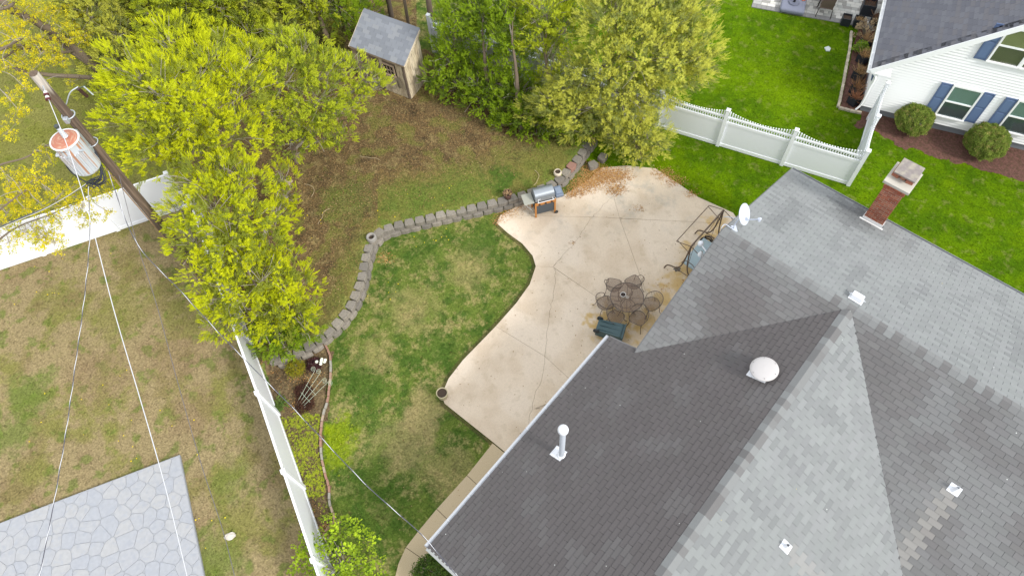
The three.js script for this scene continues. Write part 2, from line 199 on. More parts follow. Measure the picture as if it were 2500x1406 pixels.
const blobs = [   // worn and lush patches: x, z, radius, colour, strength
  [0.05, -16.0, 0.5, C.dark, 0.9], [-1.6, -15.6, 0.9, C.green, 0.7], [-3.2, -15.4, 0.9, C.green, 0.6], [1.4, -16.6, 0.8, C.olive, 0.6], [-5.6, -15.6, 0.9, C.green, 0.5],
  [-1.4, -12.6, 0.7, C.tan, 0.55], [-3.4, -11.2, 0.8, C.tan, 0.5], [-3.6, -6.6, 0.9, C.straw, 0.5], [-3.0, -7.6, 0.6, C.straw, 0.6], [-2.3, -5.6, 0.7, C.tan, 0.5], [-4.6, -9.6, 0.6, C.tan, 0.5],
  [-4.9, -8.6, 0.6, C.dark, 0.8], [-1.0, -13.5, 0.7, C.dark, 0.6], [-5.0, -5.6, 0.8, C.dark, 0.6], [-4.2, -4.5, 0.9, C.dark, 0.6], [-2.6, -9.6, 0.6, C.dark, 0.7], [-3.0, -13.4, 0.7, C.dark, 0.5],
  [-5.65, -7.3, 0.4, C.lime, 0.6], [-5.6, -6.5, 0.35, C.lime, 0.55], [-5.75, -6.9, 0.4, C.lime, 0.65], [-5.25, -7.0, 0.3, C.lime, 0.35],
  [-15.5, -9.2, 0.7, C.green, 0.8], [-15.8, -8.0, 0.6, C.green, 0.7], [-9.0, -3.6, 0.9, C.green, 0.7], [-8.4, -4.8, 0.7, C.olive, 0.7], [-8.8, -6.0, 0.6, C.green, 0.5], [-13, -11.8, 0.9, C.olive, 0.6], [-11, -10.2, 0.9, C.dryD, 0.5], [-10.3, -8.2, 0.8, C.dryD, 0.5], [-13.3, -9.6, 1, C.dryD, 0.45],
  [6.3, -15.9, 0.8, C.vividL, 0.5], [7.5, -14.9, 0.6, C.vividL, 0.4], [11.3, -19.4, 1.2, C.vividL, 0.45], [10, -21, 1.5, C.vividL, 0.3], [14.4, -10.9, 0.7, C.vividL, 0.8], [15, -10.3, 0.6, C.vividL, 0.7],
];
function groundAt(x, z) {   // -> [r, g, b, grassiness]
  const wx = x + 0.25 * n2b(x * 1.3, z * 1.3) + 0.1 * n2c(x * 4, z * 4), wz = z + 0.25 * n2c(x * 1.3, z * 1.3) + 0.1 * n2b(x * 4, z * 4);
  const big = fbm(x * 0.35 + 9, z * 0.35, 4), mid = fbm(x * 1.1 + 31, z * 1.1 + 5, 4), fine = fbm(x * 4.5, z * 4.5 + 17, 3), grain = n2(x * 17, z * 17) * 0.5 + n2b(x * 31, z * 31) * 0.5;
  let c, g = 1, rough = 1;
  const behind = behindPicket(x, z), left = leftOfL2(x, z) && x < 0;
  if (inPoly(bedPoly, wx * 0.6 + x * 0.4, wz * 0.6 + z * 0.4)) { c = mix3(C.mulch, C.soil, 0.6 * ss(-0.2, 0.5, mid + fine)); c = mix3(c, C.straw, 0.3 * ss(0.1, 0.5, fine)); g = 0.06; rough = 1.6; }
  else if (inPoly(redBed, wx * 0.4 + x * 0.6, wz * 0.4 + z * 0.6) || (behind && inPoly(stripBed, x, z))) { c = mix3(C.red, mix3(C.soil, C.red, 0.4), ss(-0.2, 0.5, fine + grain * 0.4)); g = 0; }
  else if (left) {
    c = mix3(C.dry, C.olive, 0.8 * ss(-0.2, 0.45, big + 0.5 * mid + 0.25 * fine)); c = mix3(c, C.dryD, 0.5 * ss(0.05, 0.45, n2c(x * 0.5, z * 0.5) * 0.5 + 0.4 * mid + 0.2 * fine)); c = mix3(c, C.green, 0.6 * ss(0.2, 0.5, mid - 0.3 * big + 0.2 * fine)); g = 0.8;
    if (z < -16) c = mix3(c, mix3(C.olive, C.lime, 0.2), 0.7);
  } else if (inPoly(terracePoly, wx, wz) && !(behind && x > -3)) {
    const d = distLine(L.wallLine, x, z), wallBand = 1 - ss(0.8, 2.6, d + 0.9 * mid + (x < -4.5 ? 1.2 : 0));
    c = mix3(C.litter, C.soil, ss(-0.05, 0.4, mid + 0.6 * fine)); c = mix3(c, C.rust, 0.55 * ss(0.12, 0.45, fine + 0.5 * big)); c = mix3(c, C.tan, 0.35 * ss(0.05, 0.5, n2b(x * 1.5 + 8, z * 1.5) * 0.5 + 0.4 * fine + 0.2 * grain)); c = mix3(c, C.olive, 0.65 * ss(0.0, 0.5, n2c(x * 0.7, z * 0.7) * 0.5 + mid));
    c = mix3(c, mix3(C.olive, C.green, ss(-0.2, 0.3, mid)), 0.85 * wallBand); g = 0.12 + 0.75 * wallBand; rough = 1.7 - 0.6 * wallBand;
    if (z < -21.5 && x < -6) { c = mix3(c, C.olive, 0.6); g = 0.5; }
  } else if (x > 3.2) {
    c = mix3(C.vivid, C.vividD, ss(-0.25, 0.35, big * 0.6 + mid * 0.7)); c = mix3(c, C.vividL, 0.5 * ss(0.12, 0.5, n2c(x * 0.6, z * 0.6) * 0.45 + 0.3 * mid)); { const a = x * 0.875 + z * 0.484, b = -x * 0.484 + z * 0.875; c = mix3(c, C.vividD, 0.4 * ss(0.0, 0.6, n2b(a * 0.45, b * 3.2) + 0.3 * fine)); c = mix3(c, C.tan, 0.22 * ss(0.3, 0.7, n2(x * 1.7 + 50, z * 1.7) * 0.7 + 0.5 * fine)); }
  } else {
    c = mix3(C.green, C.dark, ss(-0.15, 0.35, mid + 0.4 * big)); c = mix3(c, C.tan, 0.72 * ss(-0.16, 0.5, n2c(x * 0.9, z * 0.9) * 0.3 + 0.25 * n2b(x * 2.1, z * 2.1) + 0.5 * fine + 0.28 * grain - 0.04)); g = 1;
  }
  for (const b of blobs) { const d = Math.hypot(wx - b[0], wz - b[1]); if (d < b[2] * 1.5) c = mix3(c, b[3], b[4] * (1 - ss(b[2] * 0.45, b[2] * 1.45, d + 0.35 * b[2] * fine))); }
  const edge = x < 4 && !left ? distLine(L.patioWest, x, z) : 9; if (edge < 0.12) { c = mix3(c, C.soil, 0.6); g *= 0.3; }
  const gr = n2c(x * 9.5, z * 9.5), k = 1 + rough * (0.42 * grain + 0.1 * fine + 0.3 * gr * Math.abs(gr));
  return [c[0] * k, c[1] * k, c[2] * k, g];
}
const GX0 = -24, GX1 = 24, GZ0 = -31, GZ1 = 3;
{
  const tex = texture(1740, 1232, (u, v) => groundAt(lerp(GX0, GX1, u), lerp(GZ0, GZ1, v)), false);
  tex.wrapS = tex.wrapT = THREE.MirroredRepeatWrapping;
  const bump = texture(512, 512, (u, v) => { const a = u * Math.PI * 2, b = v * Math.PI * 2; return clamp(0.5 + 0.25 * n2(Math.cos(a) * 11 + Math.cos(b) * 9, Math.sin(a) * 11 + Math.sin(b) * 9) + 0.25 * n2b(u * 90, v * 90)); }, true, false);
  bump.repeat.set(24, 17);
  const xs = 360, zs = 250, x0 = -45, x1 = 45, z0 = -48, z1 = 14, g = new THREE.PlaneGeometry(1, 1, xs, zs), p = g.attributes.position, uv = g.attributes.uv;
  for (let i = 0; i < p.count; i++) { const x = lerp(x0, x1, p.getX(i) + 0.5), z = lerp(z0, z1, 0.5 - p.getY(i)); p.setXYZ(i, x, gy(x, z), z); uv.setXY(i, (x - GX0) / (GX1 - GX0), (z - GZ0) / (GZ1 - GZ0)); }
  g.computeVertexNormals();
  struct(tag(obj('ground', g, new THREE.MeshPhysicalMaterial({ map: tex, bumpMap: bump, bumpScale: 0.03, roughness: 1, specularIntensity: 0.15 })), 'patchy lawn, bare soil and leaf litter of the yards', 'ground'));
}

// ---- concrete: patio slabs parted by joints and cracks, exposed aggregate
const concreteTex = texture(1250, 1250, (u, v) => {   // covers 12 x 12 m from (-3, -17.5)
  const x = -3 + u * 12, z = -17.5 + v * 12;
  let c = mix3(rgb(205, 189, 169), rgb(197, 180, 159), ss(-0.3, 0.4, fbm(x * 0.8, z * 0.8, 3)));
  c = mix3(c, rgb(212, 198, 181), 0.6 * ss(0, 0.5, n2c(x * 0.45 + 4, z * 0.45)));
  c = mix3(c, rgb(168, 163, 153), 0.6 * ss(0.0, 0.5, n2b(x * 0.7, z * 0.7 + 3) * 0.4 + 0.3 * fbm(x * 3, z * 3, 3)) * (1 - ss(-14.8, -12.6, z)));   // grey weathering near the wall
  const [uu, vv] = toUV(x, z);
  c = mix3(c, rgb(184, 158, 110), 0.6 * ss(0.5, -0.7, uu + 0.6 + 0.9 * fbm(x * 1.2, z * 1.2 + 8, 3)) * ss(0.0, 0.45, fbm(x * 0.9 + 7, z * 0.9, 3) + 0.25) * ss(-2.2, -0.2, uu) * ss(-4, -1, vv));   // ochre run-off stains below the roof edge
  for (const o of [[3.2, -9.95, 0.8], [2.7, -10.2, 0.4], [4.3, -9.9, 0.6], [4.9, -10.7, 0.5], [5.5, -11.3, 0.5], [6.0, -11.7, 0.45], [6.9, -12.8, 0.4], [7.3, -13.4, 0.45], [6.1, -12.6, 0.25]]) c = mix3(c, rgb(186, 156, 98), 0.7 * (1 - ss(0.25, 1.25, Math.hypot(x - o[0], z - o[1]) / o[2] - 1.1 * fbm(x * 2.2 + 5, z * 2.2, 4))));
  const st = fbm(x * 1.6 + 40, z * 1.6, 4); c = mix3(c, rgb(160, 144, 118), 0.2 * ss(0.22, 0.5, st));
  const s = n2(x * 55, z * 55) * 0.5 + n2b(x * 34, z * 34) * 0.5; const k = 1 + 0.13 * s + 0.06 * fbm(x * 9, z * 9, 2);
  return s < -0.62 ? mix3(c, rgb(120, 108, 92), 0.45) : [c[0] * k, c[1] * k, c[2] * k];
}, true);
concreteTex.repeat.set(1 / 12, 1 / 12); concreteTex.offset.set(0.25, 17.5 / 12);
const grainBump = texture(256, 256, (u, v) => clamp(0.5 + 0.5 * n2(u * 60, v * 60)), true, false);
const concreteM = new THREE.MeshPhysicalMaterial({ map: concreteTex, roughness: 0.95, specularIntensity: 0.4 });
{
  const patio = part('patio', scene); struct(tag(patio, 'pale aggregate concrete patio with joints and cracks', 'patio'));
  const jag = (p, seed, amp) => { const r = mulberry(seed), out = [p[0]]; for (let i = 0; i < p.length - 1; i++) { const a = p[i], b = p[i + 1], n = Math.max(2, Math.round(Math.hypot(b[0] - a[0], b[1] - a[1]) / 0.14)); for (let k = 1; k <= n; k++) { const t = k / n, q = k < n ? amp : 0; out.push([lerp(a[0], b[0], t) + (r() - 0.5) * q, lerp(a[1], b[1], t) + (r() - 0.5) * q]); } } return out; };
  const CR = jag(L.pCR, 3, 0.07), C2a = jag(L.pC2a, 5, 0.07), C2b = jag(L.pC2b, 6, 0.06), L3t = jag(L.pL3t, 8, 0.06);
  const iX = CR.findIndex(q => q[0] === L.pCR[4][0] && q[1] === L.pCR[4][1]), CRlo = CR.slice(0, iX + 1), CRhi = CR.slice(iX);
  const rev = a => a.slice().reverse(), W = L.patioWest, T = L.patioTop, J = L.pJ1, E = L.patioEast;
  const j1x = L.pC2a.at(-1), J1a = [J[0], j1x], J1b = [j1x, J[2], J[3]];
  const slabs = [
    [...W.slice(9), ...L.pL2a.slice(1), ...rev(CRlo).slice(1), ...rev(L.pJW).slice(1)],                    // west lobe
    [...T.slice(0, 7), ...rev(L3t), ...rev(CRhi).slice(1), ...rev(L.pL2a).slice(1)],                       // under the wall and the grill
    [...CRhi, ...L.pL3a.slice(1), ...rev(L.pL2b).slice(1)],
    [...L3t, ...T.slice(7), L.pL2c.at(-1), ...rev(L.pL2c).slice(1), ...rev(L.pL3a).slice(1)],
    [...CRlo, ...L.pL2b.slice(1), ...L.pL3b.slice(1), ...rev(L.pJSE.slice(0, 3))].filter(Boolean),
    [...L.pL2c, E[1], E[2], L.pL3b.at(-1), ...rev(L.pL3b).slice(1)],
    [...L.pJW, ...C2a.slice(1), ...rev(J1a).slice(1), ...W.slice(7, 9)],
    [...L.pJSE.slice(0, 3), L.pL3b.at(-1), E[2], E[3], ...rev(J1b), ...rev(C2a).slice(1)],
    [...J1a, ...C2b, E[5], W[0], ...W.slice(1, 6)],
    [...J1b, E[3], E[4], E[5], ...rev(C2b)],
  ];
  slabs.forEach(s => obj('slab', prism(insetPoly(s, 0.004), -0.08, 0.028 + R(-0.002, 0.002)), concreteM, patio));
  obj('bedding', prism(insetPoly(patioPoly, 0.03), -0.1, 0.019), mat(rgb(112, 96, 76), 0.95), patio);
}
{
  const walkTex = texture(512, 512, (u, v) => { const s = n2(u * 90, v * 90) * 0.6 + n2b(u * 140, v * 140) * 0.4; let c = mix3(rgb(172, 154, 124), rgb(190, 174, 146), ss(-0.5, 0.6, s)); return s < -0.5 ? mix3(c, rgb(140, 112, 80), 0.6) : c; });
  walkTex.repeat.set(0.55, 0.55);
  const wm = new THREE.MeshStandardMaterial({ map: walkTex, roughness: 0.93 });
  const walk = part('walkway', scene); struct(tag(walk, 'curved sandy aggregate walkway along the house', 'path'));
  const A = L.walkL, B = L.walkR, cut = [[0, 1], [1, 2], [2, 3, 4], [4, 5, 6, 7]];
  for (const k of cut) obj('slab', prism(insetPoly([...k.map(i => A[i]), ...k.slice().reverse().map(i => B[i])], 0.008), -0.08, 0.03 + R(-0.003, 0.003)), wm, walk);
  obj('bedding', prism(insetPoly(walkPoly, 0.03), -0.1, 0.012), mat(rgb(84, 70, 54), 0.95), walk);
}
// ---- neighbour's stamped concrete: irregular flat stones with grooves
function clipHalf(poly, px, pz, nx, nz) { const out = []; for (let i = 0; i < poly.length; i++) { const a = poly[i], b = poly[(i + 1) % poly.length], da = (a[0] - px) * nx + (a[1] - pz) * nz, db = (b[0] - px) * nx + (b[1] - pz) * nz; if (da <= 0) out.push(a); if ((da < 0 && db > 0) || (da > 0 && db < 0)) { const t = da / (da - db); out.push([lerp(a[0], b[0], t), lerp(a[1], b[1], t)]); } } return out; }
{
  const r = mulberry(91), poly = L.stamped, seeds = [];
  for (let tries = 0; tries < 5000 && seeds.length < 260; tries++) { const q = [lerp(-16.1, -8.5, r()), lerp(-7, -1.7, r())]; if (inPoly(poly, q[0], q[1]) && (q.push(0.1 + 0.17 * r() * r() + 0.05 * r()), seeds.every(s => Math.hypot(s[0] - q[0], s[1] - q[1]) > s[2] + q[2]))) seeds.push(q); }
  const sp = part('stamped_patio', scene); struct(tag(sp, 'blue grey stamped concrete patio with flagstone pattern', 'patio'));
  const base = rgb(196, 203, 212), tones = [0, 1, 2, 3, 4, 5].map(i => {
    const c0 = mix3(rgb(147, 150, 156), rgb(153, 154, 156), i / 5);
    const t = texture(128, 128, (u, v) => { const k = 1 + 0.09 * fbm(u * 5 + i * 7, v * 5, 4); const c = mix3(c0, rgb(142, 146, 154), 0.6 * ss(0, 0.5, fbm(u * 3 + i, v * 3 + 9, 3))); return [c[0] * k, c[1] * k, c[2] * k]; });
    return new THREE.MeshStandardMaterial({ map: t, roughness: 0.62 });
  });
  obj('slab', prism(poly, 0.0, 0.088), mat(rgb(143, 146, 151), 0.75), sp);
  const Y = 0.4 * 0;
  for (const s of seeds) {
    let c = insetPoly(poly, 0.012); if (area(c) < 0) c.reverse();
    for (const t of seeds) if (t !== s) { const dx = t[0] - s[0], dz = t[1] - s[1], d = Math.hypot(dx, dz); if (d < 1.6) c = clipHalf(c, (s[0] + t[0]) / 2, (s[1] + t[1]) / 2, dx / d, dz / d); }
    if (c.length < 3) continue;
    c = insetPoly(c, 0.006); if (area(c) < 0.01) continue;
    const rr = []; c.forEach((p, i) => { const a = c[(i + c.length - 1) % c.length], b = c[(i + 1) % c.length]; const cut = q => { const l = Math.hypot(q[0] - p[0], q[1] - p[1]), k = Math.min(0.3, 0.06 / l); return [lerp(p[0], q[0], k), lerp(p[1], q[1], k)]; }; rr.push(cut(a), cut(b)); });
    obj('stone', prism(rr, 0.085, 0.1 + R(-0.002, 0.003)), tones[Math.floor(r() * 6)], sp);
  }
}
// ---- the far neighbour's paver terrace
{
  const pt = part('paver_terrace', scene); struct(tag(pt, 'mottled grey and white paver terrace with a grey border', 'patio'));
  const o = [11.15, -24.2], dx = [0.919, 0.394], dz = [0.394, -0.919];
  const P = (a, b) => [o[0] + dx[0] * a + dz[0] * b, o[1] + dx[1] * a + dz[1] * b];
  obj('bedding', prism([P(0, 0), P(5.6, 0), P(5.6, 5), P(0, 5)], -0.1, 0.015), mat(rgb(120, 118, 112), 0.95), pt);
  const tones = [rgb(174, 174, 170), rgb(158, 158, 154), rgb(188, 186, 180), rgb(142, 140, 136), rgb(196, 194, 188)].map(c => mat(c, 0.85)), br = mat(rgb(128, 127, 126), 0.85);
  for (let a = 0; a < 5.5; a += 0.2) obj('border_paver', prism([P(a + 0.005, 0.005), P(a + 0.195, 0.005), P(a + 0.195, 0.23), P(a + 0.005, 0.23)], -0.05, 0.032), br, pt);
  const r = mulberry(5);
  for (let b = 0.24, row = 0; b < 2.6; b += 0.17, row++) for (let a = 0.02; a < 5.5;) { const w = [0.17, 0.25, 0.34][Math.floor(r() * 3)]; obj('paver', prism([P(a + 0.005, b + 0.005), P(a + w - 0.005, b + 0.005), P(a + w - 0.005, b + 0.165), P(a + 0.005, b + 0.165)], -0.05, 0.03 + r() * 0.004), tones[Math.floor(r() * 5)], pt); a += w; }
}

// ======================================================================= walls and edging
{
  const wall = thing('retaining_wall', 'curved low retaining wall of grey split-face blocks', 'wall');
  const tones = [[122, 116, 107], [132, 125, 115], [112, 107, 100], [126, 120, 112], [138, 131, 121]].map((c, i) => {
    const t = texture(64, 64, (u, v) => { const b = rgb(...c), k = 1 + 0.18 * fbm(u * 6 + i * 11, v * 6, 4); const d = mix3(b, rgb(96, 92, 84), 0.5 * ss(0.05, 0.4, fbm(u * 3 + i * 5, v * 3 + 7, 3))); return [d[0] * k, d[1] * k, d[2] * k]; });
    return new THREE.MeshStandardMaterial({ map: t, bumpMap: t, bumpScale: 0.006, roughness: 0.95 });
  });
  const shapes = [0, 1, 2, 3].map(i => {   // trapezoid block: broad rough face outside, narrow tail inside
    const r = mulberry(60 + i), s = new THREE.Shape(), w = 0.182;
    s.moveTo(-w + r() * 0.01, 0.13); s.lineTo(-w * 0.35, 0.155 + r() * 0.012); s.lineTo(w * 0.35, 0.157 + r() * 0.012); s.lineTo(w - r() * 0.01, 0.13); s.lineTo(w * 0.93, 0.02); s.lineTo(w * 0.7, -0.13); s.lineTo(-w * 0.7, -0.13); s.lineTo(-w * 0.93, 0.02); s.closePath();
    const g = new THREE.ExtrudeGeometry(s, { depth: 0.178, bevelEnabled: true, bevelThickness: 0.01, bevelSize: 0.01, bevelOffset: -0.01, bevelSegments: 1, steps: 1 });
    g.rotateX(Math.PI / 2); g.translate(0, 0.188, 0); worldUV(g, 2.5); return g;
  });
  // wall line runs with the terrace on its left; the outside face looks to the lawn
  for (let c = 1; c < 3; c++) {
    const q = resample(L.wallLine, 0.37);
    q.forEach(([x, z, a], i) => {
      const off = c === 1 ? 0.5 : 0, nx = q[Math.min(i + 1, q.length - 1)]; const X = lerp(x, nx[0], off), Z = lerp(z, nx[1], off);
      const out = 0.06 * (2 - c) + R(-0.012, 0.012), ox = Math.sin(a), oz = Math.cos(a);
      const b = obj('block', shapes[Math.floor(rnd() * 4)], i > 34 && c === 2 && i % 4 === 0 ? wallRed() : tones[Math.floor(rnd() * 5)], wall);
      b.position.set(X + ox * out, 0.012 + (c - 1) * 0.2 + R(-0.003, 0.003), Z + oz * out); b.rotation.y = a + R(-0.05, 0.05);
    });
  }
  function wallRed() { return tones.red || (tones.red = mat(rgb(140, 106, 94), 0.95)); }
  for (const [x, z, t, lab] of [[3.35, -16.45, 0.4, 'loose grey wall block lying in the leaf drift beside the wall end'], [3.75, -16.75, 0.9, 'loose grey wall block half under the low olive juniper']]) { const lb = obj('wall_block', shapes[1], tones[0]); lb.position.set(x, 0.02, z); lb.rotation.y = t; tag(lb, lab, 'block', 'loose wall blocks'); }
}
{
  const e = thing('garden_edging', 'single row of red and grey edging bricks around the flower bed', 'edging');
  const ms = [mat(rgb(148, 114, 98), 0.92), mat(rgb(160, 142, 124), 0.92), mat(rgb(146, 142, 132), 0.92), mat(rgb(152, 124, 108), 0.92)], g = new RoundedBoxGeometry(0.19, 0.08, 0.065, 1, 0.008);
  resample(L.edgeLine, 0.2).forEach(([x, z, a], i) => { const b = obj('brick', g, ms[(i % 7 < 3 ? 0 : i % 7 < 5 ? 2 : 1 + 2 * (i % 2))], e); b.position.set(x, 0.045 + R(-0.008, 0.008), z); b.rotation.set(R(-0.06, 0.06), a + R(-0.08, 0.08), R(-0.04, 0.04)); });
}
{
  const e = thing('stone_edging', 'pale stone edging between vivid lawn and neighbour planting strip', 'edging');
  const ms = [mat(rgb(190, 180, 160), 0.92), mat(rgb(170, 160, 142), 0.92)], g = new RoundedBoxGeometry(0.2, 0.1, 0.1, 1, 0.012);
  resample([[14.75, -22.2], [14.45, -21.4], [13.95, -20.3], [13.5, -19.3], [13.15, -18.55], [13.02, -18.25], [13.3, -18.05], [13.75, -17.85]], 0.21).forEach(([x, z, a]) => { const b = obj('stone', g, ms[rnd() > 0.5 ? 0 : 1], e); b.position.set(x, 0.04, z); b.rotation.y = a + R(-0.1, 0.1); });
}

// ======================================================================= white vinyl fences
const vinyl = mat([0.8, 0.82, 0.86], 0.38), vinylPanel = mat([0.77, 0.79, 0.84], 0.42);
const postG = new THREE.BoxGeometry(0.127, 1.86, 0.127), capG = new THREE.ConeGeometry(0.105, 0.06, 4); capG.rotateY(Math.PI / 4);
function post(f, x, y, z, h = 1.86, cap = true) { const p = obj('post', postG, vinyl, f); p.position.set(x, y + h / 2, z); p.scale.y = h / 1.86; if (cap) { const base = new MB().box(0.15, 0.025, 0.15, 0, 0, 0).add(capG, M4(0, 0.042, 0)); const c = base.mesh('post_cap', vinyl, p); c.scale.y = 1.86 / h; c.position.y = 0.93 + 0.012; } return p; }
// picket-topped fence: bays run along +x of its group
function picketFence(label, p0, turn, bays, y0s, w = 2.38, first = 0) {
  const f = thing('picket_top_fence', label, 'fence', [p0[0], 0, p0[1]], turn);
  const pick = new RoundedBoxGeometry(0.046, 0.42, 0.03, 1, 0.004);
  for (let k = first; k <= bays; k++) post(f, k * w, y0s(k), 0, 1.84);
  for (let k = 0; k < bays; k++) {
    const y = (y0s(k) + y0s(k + 1)) / 2, c = (k + 0.5) * w, l = w - 0.13;
    new MB().box(l, 1.06, 0.025, c, y + 0.66, 0).mesh('panel', vinylPanel, f);
    for (const [yy, hh] of [[0.1, 0.15], [1.24, 0.12], [1.5, 0.075]]) new MB().box(l, hh, 0.055, c, y + yy, 0).mesh('rail', vinyl, f);
    const n = Math.round(w * 10.5); for (let i = 0; i < n; i++) { const t = (i + 0.5) / n * 2 - 1, top = 1.6 + 0.2 * t * t; const p = obj('picket', pick, vinyl, f); p.scale.y = (top - 1.26) / 0.42; p.position.set(c + t * l / 2, y + (top + 1.26) / 2, 0); }
  }
  return f;
}
picketFence('long white fence with scalloped picket top between lawn and trees', picket0, Math.PI - 0.5103, 7, k => 0.4 * ss(3, 6, k));
picketFence('short white picket-top return fence running up to the sided house', [12.25, -14.62], 1.053, 2, () => 0, 1.68, 1);
// solid privacy fences
function panelFence(label, p0, turn, bays, w, y0s, capped) {
  const f = thing('privacy_fence', label, 'fence', [p0[0], 0, p0[1]], turn);
  for (let k = 0; k <= bays; k++) post(f, k * w, y0s(k), 0, 1.92, capped);
  for (let k = 0; k < bays; k++) {
    const y = (y0s(k) + y0s(k + 1)) / 2, dy = y0s(k + 1) - y0s(k), c = (k + 0.5) * w, l = w - 0.125, t = Math.atan2(dy, w);
    new MB().box(l, 1.66, 0.028, c, y + 0.94, 0, 0, 0, t).mesh('panel', vinylPanel, f);
    new MB().box(l, 0.14, 0.06, c, y + 0.12, 0, 0, 0, t).mesh('rail', vinyl, f);
    new MB().box(l, 0.11, 0.06, c, y + 1.8, 0, 0, 0, t).mesh('rail', vinyl, f);
  }
  return f;
}
{
  const ang = -Math.atan2(L2D[1], L2D[0]), w = 2.525, p0 = [L2A[0] - L2D[0] * w * 3.42, L2A[1] - L2D[1] * w * 3.42];
  const p1 = [L2A[0] - L2D[0] * w * 3, L2A[1] - L2D[1] * w * 3];
  panelFence('white privacy fence running beside the flower bed', p1, ang, 6, w, k => { const z = p1[1] + L2D[1] * w * k; return 0.4 * ss(-8, -11.5, z); }, false);
  panelFence('white privacy fence behind the utility pole', [-11.3, -16.0], Math.PI + 0.31, 4, 2.56, k => 0.36, true);
}
